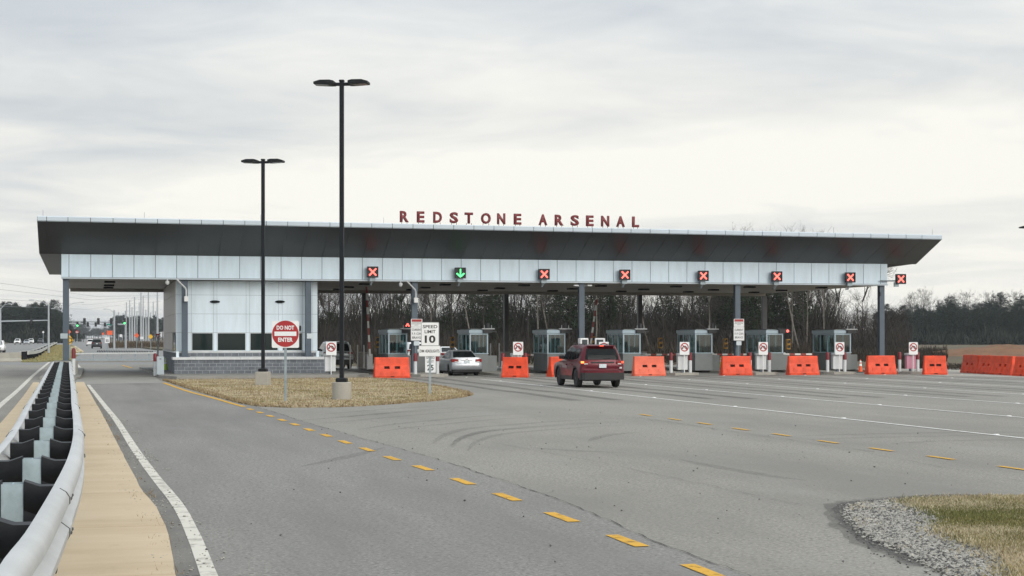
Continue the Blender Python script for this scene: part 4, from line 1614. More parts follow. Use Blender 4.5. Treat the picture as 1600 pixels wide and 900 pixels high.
# Speed limit 10, dim headlights, speed limit 25 low on the same post
b = gp(672, 617)
k = dep(672, b.y) / F
t = thing('speed_limit_sign', 'white SPEED LIMIT 10 sign over a DIM HEADLIGHTS plate on a green-grey post', 'sign', (b.x, b.y, 0), -math.radians(6))
zc = CAM + (HOR - 522) * k
mb = MB()
mb.box(-0.045, 0.045, 0.02, 0.045, -0.1, zc + 0.3)
mb.build('post', 'post_steel', t)
plate(rrect(0.71, 0.93, 0.04), 0.0, 0.004, (0, zc)).build('plate_rim', 'sign_back', t)
plate(rrect(0.66, 0.88, 0.035), -0.004, -0.001, (0, zc)).build('plate', 'white_enamel', t)
text_fit('SPEED', 0.57, 0.125, 'sign_black', t, (0, -0.007, zc + 0.29), 0.02)
text_fit('LIMIT', 0.43, 0.125, 'sign_black', t, (0, -0.007, zc + 0.095), 0.02)
text_fit('10', 0.42, 0.30, 'sign_black', t, (0, -0.007, zc - 0.20), 0.035)
zd = CAM + (HOR - 548.5) * k
plate(rrect(0.86, 0.43, 0.04), 0.0, 0.004, (-0.02, zd)).build('plate_rim', 'sign_back', t)
plate(rrect(0.82, 0.39, 0.035), -0.004, -0.001, (-0.02, zd)).build('plate', 'white_enamel', t)
text_fit('DIM HEADLIGHTS', 0.77, 0.115, 'sign_black', t, (-0.02, -0.007, zd), 0.02)
b = atd(672.5, 87.0)
k = 87.0 / F
t = thing('speed_limit_plate', 'low white SPEED LIMIT 25 sign half hidden behind the sign post', 'sign', (b.x, b.y, 0), -math.radians(6))
zc = CAM + (HOR - 568.5) * k
plate(rrect(0.56, 0.92, 0.03), -0.004, 0.0, (0, zc)).build('plate', 'white_enamel', t)
text_fit('SPEED', 0.44, 0.12, 'sign_black', t, (0, -0.008, zc + 0.32), 0.015)
text_fit('LIMIT', 0.36, 0.12, 'sign_black', t, (0, -0.008, zc + 0.12), 0.015)
text_fit('25', 0.34, 0.30, 'sign_black', t, (0, -0.008, zc - 0.2), 0.02)
mb = MB()
mb.box(-0.04, 0.04, 0.01, 0.04, 0.0, zc + 0.3)
mb.build('post', 'post_steel', t)


# threat level boards on two columns
def fpcon(px, Y, lab):
    X = onY(px, Y)
    k = dep(px, Y) / F
    t = thing('threat_board', lab, 'sign', (X, Y, 0), 0, 'threat level boards')
    z1, z0 = CAM + (HOR - 498) * k, CAM + (HOR - 511) * k
    z3 = CAM + (HOR - 532) * k
    w = 0.70
    zc = (z1 + z0) / 2
    plate(rrect(w - .02, z1 - z0 - 0.02, 0.03), -0.012, 0.0, (0, zc)).build('upper_plate', 'white_enamel', t)
    plate(rrect(w - 0.1, 0.15, 0.03), -0.018, -0.014, (0, z1 - 0.11)).build('header', 'sign_red', t)
    for i, ww in enumerate((0.55, 0.58, 0.24)):
        mb = MB()
        x = -ww / 2
        while x < ww / 2 - 0.02:
            g_ = random.uniform(0.03, 0.07)
            mb.box(x, min(x + g_, ww / 2), -0.018, -0.014, z1 - 0.25 - i * 0.07, z1 - 0.225 - i * 0.07)
            x += g_ + 0.02
        mb.build('print', 'sign_black', t)
    zc = (z0 + z3) / 2
    plate(rrect(w, z0 - z3, 0.03), -0.012, 0.0, (0, zc)).build('lower_plate', 'white_enamel', t)
    for i, s_ in enumerate(('CURRENT', 'F. P. CON', 'BRAVO')):
        text_fit(s_, 0.58 - 0.02 * i, 0.13, 'sign_black', t, (0, -0.016, zc + 0.24 - i * 0.235), 0.015)
    plate(rrect(0.34, 0.26, 0.02), -0.01, 0.0, (0, z3 - 0.17)).build('notice', 'plate_white', t)
    mb = MB()
    mb.tube([(-0.05, 0.03, 0.1), (-0.05, 0.03, z1)], 0.03, 6)
    mb.build('post', 'post_steel', t)


fpcon(651, 96.35, 'CURRENT F.P. CON BRAVO board partly behind the speed limit sign')
fpcon(1154.5, 96.35, 'fully visible CURRENT F.P. CON BRAVO board on a canopy column')


# no-phone signs with cabinets
CABL = {517.5: 'grey cabinet at the end of the block wall, left of the taller light pole', 809.5: 'white cabinet hidden behind the narrow orange barrier', 943.5: 'white cabinet hidden behind the red SUV', 1069.5: 'white cabinet beside the faded orange barrier', 1192.5: 'white cabinet right of the notice board column', 1312: 'white cabinet in front of the last booth', 1427: ''}
def phone_sign(px, Y, lab, cab, zs_px=541):
    X = onY(px, Y)
    k = dep(px, Y) / F
    t = thing('no_phone_sign', lab, 'sign', (X, Y, 0.15), 0, 'no phone signs at the island noses')
    s = 0.60
    zc = CAM + (HOR - 542.5) * k - 0.15
    mb = MB()
    mb.tube([(0, 0.02, -0.05), (0, 0.02, zc + 0.2)], 0.028, 8)
    mb.build('post', 'white_enamel', t)
    plate(rrect(s, s + 0.16, 0.03), -0.012, -0.008, (0, zc - 0.07)).build('plate', 'white_enamel', t)
    # handset glyph
    mb = MB()
    c = []
    for i in range(9):
        a = math.radians(160 - 140 * i / 8)
        c.append((0.15 * math.cos(a), -0.05 + 0.14 * math.sin(a)))
    for (x0, z0), (x1, z1) in zip(c[:-1], c[1:]):
        mb.quad((x0 * 1.0, -0.0145, zc + z0), (x1, -0.0145, zc + z1), (x1 * 0.62, -0.0145, zc + z1 - 0.055), (x0 * 0.62, -0.0145, zc + z0 - 0.055))
    for s_ in (-1, 1):
        mb.box(s_ * 0.13 - 0.045, s_ * 0.13 + 0.045, -0.0145, -0.0135, zc - 0.10, zc - 0.02)
    mb.build('handset', 'sign_black', t)
    mb = MB()
    annulus(mb, 0.195, 0.26, -0.0165, (0, zc))
    M = Matrix.Translation((0, 0, zc)) @ Matrix.Rotation(math.radians(45), 4, 'Y')
    mb.box(-0.2, 0.2, -0.018, -0.0168, -0.028, 0.028, M)
    mb.build('ban_ring', 'sign_red', t)
    c = thing('lane_cabinet', 'pink cabinet behind the last no phone sign' if cab == 'sign_pink' else CABL[px], 'cabinet', (X - 0.02, Y + 0.35, 0.15), 0, 'white lane cabinets')
    mb = MB()
    zt_ = zc - 0.42
    mb.cbox(-0.31, 0.31, -0.14, 0.14, 0.16, zt_ - 0.1, 0.02)
    mb.build('body', cab, c)
    mb = MB()
    mb.cbox(-0.33, 0.33, -0.16, 0.16, zt_ - 0.08, zt_ + 0.06, 0.02)
    mb.build('hood', 'off_white', c)
    mb = MB()
    mb.box(-0.06, 0.06, -0.05, 0.05, -0.02, 0.158)
    mb.build('foot', 'column_steel', c)


YN = 92.2
phone_sign(517.5, 93.0, 'white no phone sign between the guard building and the taller light pole', 'off_white')
phone_sign(809.5, YN, 'white no phone sign behind an orange barrier, between the sedan and the SUV', 'off_white')
phone_sign(943.5, YN, 'white no phone sign mostly hidden behind the red SUV roof', 'off_white')
phone_sign(1069.5, YN, 'white no phone sign to the side of the faded orange barrier', 'off_white')
phone_sign(1192.5, YN, 'white no phone sign beside the column with the notice board', 'off_white')
phone_sign(1312, YN, 'white no phone sign in front of the last booth', 'off_white')
phone_sign(1427, YN, 'white no phone sign past the end column of the canopy', 'sign_pink')


# ================================================================== BOLLARDS
def bollard_mesh():
    t = thing('bollard', '', 'bollard', (0, 0, 0), 0, 'red topped white bollards')
    mb = MB()
    mb.lathe([(0.10, -0.05), (0.10, 0.78)], 16)
    mb.build('shaft', 'off_white', t, smooth=40)
    mb = MB()
    mb.lathe([(0.112, 0.76), (0.112, 1.14), (0.09, 1.20), (0.03, 1.23)], 16)
    mb.build('sleeve', 'bollard_red', t, smooth=40)
    return t


BO = [(649, 92.4, 'bollard under the CURRENT board, behind the speed limit post'), (683.5, 92.4, 'bollard beside the silver sedan'),
      (786, 92.4, 'bollard at the near edge of the narrow orange barrier'), (821, 92.4, 'bollard at the far edge of the narrow orange barrier'),
      (913, 92.4, 'bollard hidden behind the red SUV windows'), (951, 92.4, 'bollard behind the red SUV tail'),
      (1048.5, 92.4, 'bollard next to the faded orange barrier'), (1078.5, 92.4, 'bollard between the no phone cabinet and a lime cone'),
      (1172, 92.4, 'bollard at the end of the barrier below the notice board'), (1202, 92.4, 'bollard beside the orange cone and cabinet'),
      (1293, 92.4, 'bollard in front of the last booth wall'), (1320, 92.4, 'bollard beside the yellow caution stand'),
      (1405.6, 92.4, 'bollard just past the end column'), (1434, 92.4, 'bollard at the pink cabinet'),
      (115, 94.5, 'bollard at the end of the foreground guardrail'), (242.5, 95.5, 'bollard beside the grey gate cabinet')]
proto = bollard_mesh()
for i, (px, Y, lab) in enumerate(BO):
    lab = 'white ' + lab.replace('bollard', 'bollard with red top', 1)
    loc = (onY(px, Y), Y, 0.12)
    if i == 0:
        proto.location = loc
        proto['label'] = lab
    else:
        o = dup(proto, lab, loc)
        if i == 14:
            o.scale = (1, 1, 1.25)


# ================================================================== ORANGE WATER BARRIERS
def barrier(px, Y, length, rz, label, m='barrier_orange', zsc=1.0, group='orange water filled barriers'):
    t = thing('water_barrier', label, 'barrier', (onY(px, Y) if px < 5000 else 0, Y, 0), rz, group)
    L = length / 2
    H = 1.14 * zsc
    prof = [(0.0, 0.29), (0.10, 0.30), (0.16, 0.27), (0.42, 0.20), (0.62, 0.145), (0.95, 0.115), (1.0, 0.10)]   # (height fraction, half depth)

    def dpt(u):
        for (a, da), (b, db) in zip(prof[:-1], prof[1:]):
            if a <= u <= b:
                return da + (db - da) * (u - a) / (b - a)
        return prof[-1][1]
    # lengthwise columns with pockets between
    sx = 0.30 * L
    cols = [-L, -L + 0.04, -sx - 0.15, -sx + 0.15, sx - 0.15, sx + 0.15, L - 0.04, L]
    rows = [0.0, 0.10, 0.16, 0.42, 0.44, 0.57, 0.62, 0.95, 1.0]
    mb = MB()

    def P(x, u, side):
        lean = 0.045 * (u - 0.5)
        xx = x - (lean * 1.2 if x > 0 else -lean * 1.2) if abs(x) > L - 0.06 else x
        dd = dpt(u)
        if abs(abs(x) - L) < 1e-6:
            dd -= 0.03
        return (xx, side * dd, u * H)
    for side in (-1, 1):
        for i in range(len(cols) - 1):
            for j in range(len(rows) - 1):
                a, b = cols[i], cols[i + 1]
                u, w = rows[j], rows[j + 1]
                if j == 4 and i in (2, 4):
                    # fork pocket: real hole with walls
                    q = [P(a, u, side), P(b, u, side), P(b, w, side), P(a, w, side)]
                    r = [(p[0], side * 0.03, p[2]) for p in q]
                    for n in range(4):
                        mb.quad(q[n], q[(n + 1) % 4], r[(n + 1) % 4], r[n])
                    mb.quad(*r)
                    continue
                q = [P(a, u, side), P(b, u, side), P(b, w, side), P(a, w, side)]
                mb.quad(*q)
    for sgn_ in (-1, 1):
        x = sgn_ * L
        for j in range(len(rows) - 1):
            mb.quad(P(x, rows[j], -1), P(x, rows[j], 1), P(x, rows[j + 1], 1), P(x, rows[j + 1], -1))
    for i in range(len(cols) - 1):
        mb.quad(P(cols[i], 1, -1), P(cols[i + 1], 1, -1), P(cols[i + 1], 1, 1), P(cols[i], 1, 1))
    o = mb.build('shell', m, t, fixn=True)
    for s_ in (-1, 1):
        mb = MB()
        mb.box(s_ * sx - 0.13, s_ * sx + 0.13, -0.06, -0.031, 0.445 * H, 0.565 * H)
        mb.build('pocket_shade', 'slot_dark', t)  # darkened orange plate at the pocket back, its colour standing in for shade
    # moulded buttresses and drain
    for x in (-0.62 * L, 0.0, 0.62 * L):
        mb = MB()
        w = 0.13
        mb.loft([[(x - w, -0.30, 0.02), (x + w, -0.30, 0.02), (x + w, -0.2, 0.02), (x - w, -0.2, 0.02)],
                 [(x - w * 0.5, -0.255, 0.36 * H), (x + w * 0.5, -0.255, 0.36 * H), (x + w * 0.5, -0.17, 0.36 * H), (x - w * 0.5, -0.17, 0.36 * H)]])
        mb.build('buttress', m, t)
    mb = MB()
    mb.box(-0.10, 0.10, -0.308, -0.29, 0.05, 0.10)
    mb.build('drain', 'slot_dark', t)
    for x in (-L + 0.12, L - 0.12):
        mb = MB()
        mb.box(x - 0.06, x + 0.06, -0.31, -0.28, 0.0, 0.08)
        mb.build('foot', m, t)
    for s_ in (-1, 1):
        mb = MB()
        mb.lathe([(0.035, H - 0.01), (0.035, H + 0.02)], 8, c=(s_ * 0.1, 0, 0))
        mb.build('filler_cap', m, t)
    return t


YR = 91.0
barrier(612, YR - 1.0, 1.95, 0.0, 'orange barrier between the guard building and the first booth')
barrier(805, YR - 1.5, 1.45, math.radians(-22), 'narrow tilted orange barrier in front of a no phone sign, right of the sedan')
barrier(873, YR - 0.5, 1.3, math.radians(20), 'orange barrier end showing behind the front of the red SUV')
barrier(1013.5, YR, 1.88, 0.0, 'faded orange barrier just past the red SUV', 'barrier_faded')
barrier(1150, YR, 1.85, 0.0, 'orange barrier below the fully visible notice board')
barrier(1254, YR, 1.90, 0.0, 'orange barrier in front of the second last booth lane')
barrier(1376, YR + 0.3, 1.85, 0.0, 'orange barrier at the foot of the end column')
barrier(1460.5, YR - 1.2, 1.35, math.radians(-14), 'short orange barrier standing alone past the end column')
rb = [(gp(1519, 583), 'first orange barrier of the row running off past the shoulder'), (gp(1545, 584.5), 'second orange barrier of the row on the shoulder'),
      (gp(1571, 586), 'third orange barrier of the row on the shoulder'), (gp(1603, 588), 'orange barrier cut by the picture edge at the end of the row')]
rb_v = rb[2][0] - rb[0][0]
rb_ang = math.atan2(rb_v.y, rb_v.x)
rb_len = rb_v.length / 2 - 0.03
for p, lab in rb:
    barrier(0, p.y, rb_len, rb_ang, lab).location = (p.x + 0.0, p.y, 0)


# ================================================================== CONES AND SMALL THINGS
def cone(px, py, label, m='cone_lime', h=0.78):
    p = gp(px, py, 0.15)
    t = thing('traffic_cone', label, 'cone', p, random.uniform(0, 1), 'traffic cones')
    mb = MB()
    mb.cbox(-0.19, 0.19, -0.19, 0.19, 0.0, 0.05, 0.02)
    mb.build('base', 'black_plastic' if m == 'cone_orange' else m, t)
    mb = MB()

    def r(z):
        return 0.145 - 0.12 * z / h
    mb.lathe([(r(0.04), 0.04), (r(h * 0.5), h * 0.5)], 14)
    mb.lathe([(r(h * 0.68), h * 0.68), (r(h * 0.76), h * 0.76)], 14)
    mb.lathe([(r(h * 0.9), h * 0.9), (r(h), h)], 14)
    mb.build('body', m, t, smooth=40)
    mb = MB()
    mb.lathe([(r(h * 0.5) + 0.002, h * 0.5), (r(h * 0.68) + 0.002, h * 0.68)], 14)
    mb.lathe([(r(h * 0.76) + 0.002, h * 0.76), (r(h * 0.9) + 0.002, h * 0.9)], 14)
    mb.build('collar', 'reflective_white', t, smooth=40)


cone(770.6, 576, 'lime cone right of the silver sedan')
cone(860, 575.5, 'lime cone at the third booth, left of the red SUV')
cone(980.5, 575.5, 'orange cone with dark base right behind the red SUV', 'cone_orange')
cone(1095, 575.5, 'lime cone at the wall of the fifth booth')
cone(1126, 574.5, 'lime cone half hidden by the barrier below the notice board')
cone(1208, 574, 'orange cone beside the sixth booth', 'cone_orange')
cone(1344.5, 582, 'orange cone past the last booth beside the barrier', 'cone_orange')
cone(259, 578, 'lime cone behind the grey gate cabinet')
p = gp(1330, 576, 0.15)
t = thing('caution_stand', 'folding white and yellow caution stand beside the last booth', 'sign', p, 0.15)
for s_ in (-1, 1):
    mb = MB()
    M = Matrix.Translation((0, 0, 0.95)) @ Matrix.Rotation(s_ * math.radians(11), 4, 'X') @ Matrix.Translation((0, 0, -0.95))
    mb.box(-0.17, 0.17, -0.012, 0.012, 0.0, 0.92, M)
    mb.build('leaf', 'reflective_white' if s_ < 0 else 'sign_yellow', t)
    if s_ < 0:
        mb = MB()
        mb.box(-0.172, 0.172, -0.016, -0.013, 0.0, 0.12, M)
        mb.build('foot_band', 'sign_yellow', t)
        mb = MB()
        mb.lathe([(0.11, -0.017), (0.11, -0.0135)], 16, axis='y', c=(0, 0, 0.66))
        for v in range(len(mb.v)):
            mb.v[v] = tuple(M @ Vector(mb.v[v]))
        mb.build('emblem', 'sign_red', t)
        mb = MB()
        mb.box(-0.12, 0.12, -0.016, -0.013, 0.80, 0.88, M)
        mb.build('print', 'sign_black', t)


# ================================================================== BOOTHS
BN = ['first booth from the guard building, red arrow lamp on its roof', 'booth behind the silver sedan', 'booth left of the red SUV', 'booth right of the red SUV behind the faded barrier',
      'booth left of the fully visible notice board', 'booth with a lit red lamp, right of the notice board', 'last booth of the row, nearest to the end column']
BPX = [(606, 637), (734, 762.5), (855, 883.5), (973, 1001.5), (1086, 1113.5), (1197.5, 1223.5), (1304, 1329.5)]
YO = 98.0
BW, BLn, BH, SILL = 1.16, 3.3, 2.62, 1.08


def make_booth(X, label):
    t = thing('guard_booth', 'glazed grey ' + label, 'booth', (X, YO, 0.15), 0, 'glazed guard booths between the lanes')
    hw = BW / 2
    mb = MB()
    mb.box(-hw, hw, 0, BLn, 0, SILL)
    mb.build('base_wall', 'booth_wall', t)
    mb = MB()
    mb.box(-hw - 0.03, hw + 0.03, -0.03, BLn + 0.03, SILL, SILL + 0.05)
    mb.build('sill', 'booth_frame', t)
    gt = BH - 0.36
    for x, y in ((-hw + 0.04, 0.04), (hw - 0.04, 0.04), (-hw + 0.04, BLn - 0.04), (hw - 0.04, BLn - 0.04), (-hw + 0.04, 1.1), (-hw + 0.04, 2.2), (hw - 0.04, 1.1), (hw - 0.04, 2.2)):
        mb = MB()
        mb.box(x - 0.04, x + 0.04, y - 0.04, y + 0.04, SILL + 0.05, gt)
        mb.build('mullion', 'booth_frame', t)
    mb = MB()
    mb.box(-hw, hw, 0, 0.08, gt, gt + 0.09)
    mb.box(-hw, hw, BLn - 0.08, BLn, gt, gt + 0.09)
    mb.box(-hw, -hw + 0.08, 0.08, BLn - 0.08, gt, gt + 0.09)
    mb.box(hw - 0.08, hw, 0.08, BLn - 0.08, gt, gt + 0.09)
    mb.build('head_frame', 'booth_frame', t)
    for side in ('f', 'b'):
        y = 0.04 if side == 'f' else BLn - 0.04
        mb = MB()
        mb.quad((-hw + 0.08, y, SILL + 0.05), (hw - 0.08, y, SILL + 0.05), (hw - 0.08, y, gt), (-hw + 0.08, y, gt))
        mb.build('pane', 'booth_glass', t)
    for s_ in (-1, 1):
        for y0, y1 in ((0.08, 1.06), (1.14, 2.16), (2.24, BLn - 0.08)):
            mb = MB()
            x = s_ * (hw - 0.04)
            mb.quad((x, y0, SILL + 0.05), (x, y1, SILL + 0.05), (x, y1, gt), (x, y0, gt))
            mb.build('pane', 'booth_glass', t)
    mb = MB()
    mb.cbox(-hw - 0.06, hw + 0.06, -0.06, BLn + 0.06, gt + 0.09, BH - 0.06, 0.02)
    rf = mb.build('roof', 'booth_frame', t)
    mb = MB()
    mb.box(-hw + 0.1, hw - 0.1, 0.15, BLn - 0.15, BH - 0.06, BH)
    mb.build('roof_cap', 'booth_wall', rf)
    # desk, terminal, stool inside
    mb = MB()
    mb.box(-hw + 0.1, hw - 0.1, 0.12, 0.62, SILL - 0.06, SILL + 0.01)
    mb.build('desk', 'booth_dark', t)
    mb = MB()
    mb.cbox(0.05, 0.42, 0.3, 0.34, SILL + 0.1, SILL + 0.42, 0.01)
    mb.box(0.2, 0.26, 0.30, 0.4, SILL + 0.01, SILL + 0.1)
    mb.build('terminal', 'booth_dark', t)
    mb = MB()
    mb.cbox(-0.4, -0.15, 1.4, 1.75, SILL - 0.1, SILL + 0.65, 0.03)
    mb.build('locker', 'booth_wall', t)
    return t


def roof_gear(X, lit, lab):
    """black lamp housing on an outrigger at the booth roof corner"""
    t = thing('booth_signal', lab, 'signal', (X + BW / 2, YO, 0.15 + BH), 0, 'lamp housings on the booth roofs')
    mb = MB()
    mb.cbox(-0.35, 0.25, -0.18, 0.08, -0.26, -0.03, 0.02)
    mb.box(0.25, 0.55, -0.06, -0.02, -0.2, -0.12)
    mb.build('housing', 'black_plastic', t)
    mb = MB()
    mb.box(-0.42, 0.38, -0.15, 0.05, -0.03, 0.03)
    mb.tube([(-0.25, -0.05, 0.0), (-0.25, -0.05, 0.22)], 0.025, 6)
    mb.tube([(0.2, -0.05, 0.0), (0.2, -0.05, 0.22)], 0.025, 6)
    mb.build('rack', 'sign_back' if lit != 2 else 'black_plastic', t)
    if lit == 1:
        mb = MB()
        mb.cbox(-0.2, 0.2, -0.12, 0.04, 0.05, 0.42, 0.02)
        mb.build('lamp_box', 'black_plastic', t)
        mb = MB()
        for s_ in (-1, 1):
            M = Matrix.Translation((0, 0, 0.30)) @ Matrix.Rotation(s_ * math.radians(-32), 4, 'Y') @ Matrix.Translation((0, 0, -0.09))
            mb.box(-0.035, 0.035, -0.135 - 0.003 * (s_ > 0), -0.122, -0.1, 0.1, M)
        mb.build('lit_arrow', 'glow_red', t)
    elif lit == 2:
        mb = MB()
        mb.lathe([(0.08, -0.25), (0.085, -0.19)], 14, axis='y', c=(0.22, 0, -0.12))
        mb.build('lit_lens', 'glow_red', t)
    else:
        mb = MB()
        mb.cbox(-0.1, 0.08, -0.1, 0.03, 0.05, 0.36, 0.02)
        mb.build('lamp_box', 'black_plastic', t)


lits = [1, 0, 0, 0, 0, 2, 0]
gear_names = ['red lit arrow lamp on the roof of the first booth', 'dark lamp rack on the booth behind the silver sedan', 'dark lamp rack on the booth left of the red SUV', 'dark lamp rack on the booth right of the red SUV',
              'dark lamp rack on the booth left of the notice board', 'red lit round lamp on the booth right of the notice board', 'dark lamp rack on the last booth roof']
wall_lab = ['low grey wall beside the first booth', 'low grey wall beside the sedan booth', 'low grey wall beside the booth left of the SUV', 'low grey wall beside the booth right of the SUV',
            'low grey wall beside the booth left of the notice board', 'low grey wall beside the booth right of the notice board', 'low grey wall beside the last booth']
booth0 = None
for i, (a, b) in enumerate(BPX):
    X = onY((a + b) / 2, YO)
    if booth0 is None:
        booth0 = make_booth(X, BN[0])
    else:
        dup(booth0, 'glazed grey ' + BN[i], (X, YO, 0.15))
    roof_gear(X, lits[i], gear_names[i])
    w_ = 1.5 if i == 0 else 0.62
    mb = MB()
    mb.cbox(0, w_, 0, 0.35, 0, 0.98, 0.02)
    o = mb.build('shield_wall', 'booth_wall')
    o.location = (X + BW / 2 + 0.03, YO + 0.4, 0.15)
    tag(o, wall_lab[i], 'wall', 'low shield walls at the booths')


# pedestal signals, gate arms
def ped_signal(px, py, lab, Y=112.0):
    X = onY(px, Y)
    z = zat(px, py, Y)
    t = thing('pedestal_signal', lab, 'signal', (X, Y, 0.1), 0, 'yellow pedestal signals at the lane exits')
    mb = MB()
    mb.tube([(0, 0.1, 0), (0, 0.1, z)], 0.05, 8)
    mb.build('post', 'column_dark', t)
    mb = MB()
    mb.cbox(-0.16, 0.16, -0.1, 0.1, z - 0.38, z + 0.38, 0.04)
    mb.build('housing', 'signal_yellow', t)
    for s_ in (-1, 1):
        mb = MB()
        mb.lathe([(0.12, -0.13), (0.11, -0.105)], 14, axis='y', c=(0, 0, z + s_ * 0.18))
        mb.build('lens', 'black_plastic', t)
        mb = MB()
        rings = []
        for yy in (-0.28, -0.13):
            rings.append([(0.14 * math.cos(math.radians(q)), yy, z + s_ * 0.18 + 0.14 * math.sin(math.radians(q))) for q in range(0, 181, 30)])
        mb.loft(rings, caps=False, closed=False)
        mb.build('visor', 'signal_yellow', t)


for px, py, lab in ((590, 537, 'yellow pedestal signal left of the first booth'), (706.5, 537, 'yellow pedestal signal above the silver sedan roof'),
                    (927, 536, 'yellow pedestal signal between the two white readers'), (1031.5, 538, 'yellow pedestal signal above the faded barrier'),
                    (1133.5, 539, 'yellow pedestal signal left of the notice board column'), (1231.5, 540, 'yellow pedestal signal right of the second last booth')):
    ped_signal(px, py, lab)


def boom(px, Y, ang, ln, lab, rz=0.0, dirx=1):
    X = onY(px, Y)
    t = thing('boom_gate', lab, 'gate', (X, Y, 0.1), rz, 'striped gate arms')
    mb = MB()
    mb.cbox(-0.2, 0.2, -0.2, 0.2, 0, 1.05, 0.03)
    mb.build('cabinet', 'off_white', t)
    M = Matrix.Translation((0, -0.26, 0.92)) @ Matrix.Rotation(-dirx * math.radians(ang), 4, 'Y')
    n = 10
    for i in range(n):
        mb = MB()
        a, b = ln * i / n * dirx, ln * (i + 1) / n * dirx
        mb.box(min(a, b), max(a, b), -0.03, 0.03, -0.06, 0.06, M)
        mb.build('stripe', 'boom_red' if i % 2 else 'reflective_white', t)


boom(577, 108, 93, 4.6, 'raised striped gate arm behind the first orange barrier')
boom(919, 110, 82, 3.9, 'raised striped gate arm behind the red SUV')
boom(1006, 111, 0, 4.2, 'lowered striped gate arm behind the faded orange barrier')
boom(1110, 111, 0, 4.0, 'lowered striped gate arm behind the notice board column')
boom(1222, 111, 0, 4.4, 'lowered striped gate arm right of the second last booth')
boom(805, 111, 0, 2.6, 'lowered striped gate arm behind the narrow orange barrier')


def reader(px, lab, s_):
    Y = 93.2
    X = onY(px, Y)
    t = thing('card_reader', lab, 'reader', (X, Y, 0.15), s_ * 0.35, 'white readers on posts')
    mb = MB()
    mb.cbox(-0.1, 0.1, -0.06, 0.1, 0, 1.75, 0.02)
    mb.build('post', 'white_enamel', t)
    mb = MB()
    mb.cbox(-0.3, 0.3, -0.16, 0.12, 1.55, 2.05, 0.03)
    hd = mb.build('head', 'white_enamel', t)
    mb = MB()
    mb.box(-0.2, 0.2, -0.17, -0.161, 1.64, 1.96)
    mb.build('screen', 'booth_dark', hd)


reader(911, 'white reader on a post at the column behind the red SUV', 1)
reader(937.5, 'white reader on a post right of the column behind the red SUV', -1)

# parking-side cabinet beside the gate bollard
X, Y = onY(250.5, 94.8), 94.8
t = thing('gate_cabinet', 'grey steel gate cabinet standing at the corner of the guard building', 'cabinet', (X, Y, 0.15))
mb = MB()
mb.cbox(-0.2, 0.2, -0.15, 0.15, 0.0, 1.02, 0.02)
mb.build('body', 'cabinet_grey', t)
mb = MB()
mb.box(-0.05, 0.05, -0.156, -0.151, 0.86, 0.9)
mb.build('handle', 'black_plastic', t)
# small white posts and panels under the canopy
for px, Y, h, lab in ((547, 110, 1.6, 'thin white post right of the silver van'), (558.5, 111, 1.6, 'thin white post at the dark rear column'), (568.5, 111, 1.6, 'thin white post past the dark rear column'),
                      (766.5, 112, 1.7, 'thin white post left of the pale walls past the sedan'), (780, 112, 1.7, 'thin white post beside the second rear column'), (838, 112, 1.7, 'thin white post left of the third booth')):
    mb = MB()
    mb.lathe([(0.05, 0), (0.05, h), (0.02, h + 0.04)], 10)
    o = mb.build('marker_post', 'off_white')
    o.location = (onY(px, Y), Y, 0.1)
    tag(o, lab, 'post', 'thin white marker posts')


# ================================================================== VEHICLES
def lerp(a, b, t):
    return a + (b - a) * t


def arch(xc, r, zc, zb, n=9):
    out = []
    a0 = math.asin(max(-1, min(1, (zb - zc) / r)))
    for i in range(n + 1):
        a = (math.pi - a0) + (a0 - (math.pi - a0)) * i / n
        out.append((xc + r * math.cos(a), zc + r * math.sin(a)))
    return out


CARS = {
    'suv': dict(L0=-2.38, L1=2.42, W=1.94, xr=-1.43, xf=1.49, R=0.395, ar=0.465, zb=0.34,
                top=[(2.30, 0.36), (2.42, 0.56), (2.40, 0.85), (2.22, 1.02), (1.20, 1.13), (0.2, 1.13), (-2.05, 1.15), (-2.30, 1.13), (-2.35, 0.98), (-2.33, 0.82), (-2.40, 0.74), (-2.40, 0.52), (-2.30, 0.40)],
                g0=(-2.27, 1.25), g1=(-1.98, 0.30), gz=(1.10, 1.79), ghw=(0.91, 0.68), gc=(0.30, 0.20),
                side=[[(0.78, .10), (0.50, .58), (0.30, .84), (-0.12, .86), (-0.12, .10)], [(-0.20, .10), (-0.20, .86), (-1.02, .84), (-1.02, .10)], [(-1.10, .12), (-1.10, .84), (-1.75, .78), (-1.72, .14)]],
                rear=(0.12, 0.80), ws=(0.10, 0.86), tail=(0.62, 0.93, 0.98, 1.13), plate=(0.84, 1.0), rim='rim_black', clad=True),
    'sedan': dict(L0=-2.40, L1=2.42, W=1.83, xr=-1.38, xf=1.42, R=0.325, ar=0.385, zb=0.22,
                  top=[(2.30, 0.24), (2.42, 0.42), (2.36, 0.66), (2.15, 0.78), (1.20, 0.96), (0.2, 0.98), (-1.5, 1.02), (-2.15, 1.08), (-2.32, 1.06), (-2.34, 0.92), (-2.36, 0.78), (-2.42, 0.66), (-2.40, 0.42), (-2.28, 0.28)],
                  g0=(-1.95, 1.30), g1=(-0.95, 0.18), gz=(0.95, 1.47), ghw=(0.84, 0.60), gc=(0.24, 0.16),
                  side=[[(0.80, .12), (0.45, .58), (0.18, .84), (-0.18, .86), (-0.18, .12)], [(-0.26, .12), (-0.26, .86), (-0.80, .80), (-1.22, .40), (-1.30, .14)]],
                  rear=(0.16, 0.90), ws=(0.10, 0.88), tail=(0.52, 0.89, 0.80, 0.98), plate=(0.74, 0.88), rim='rim_silver', clad=False),
}


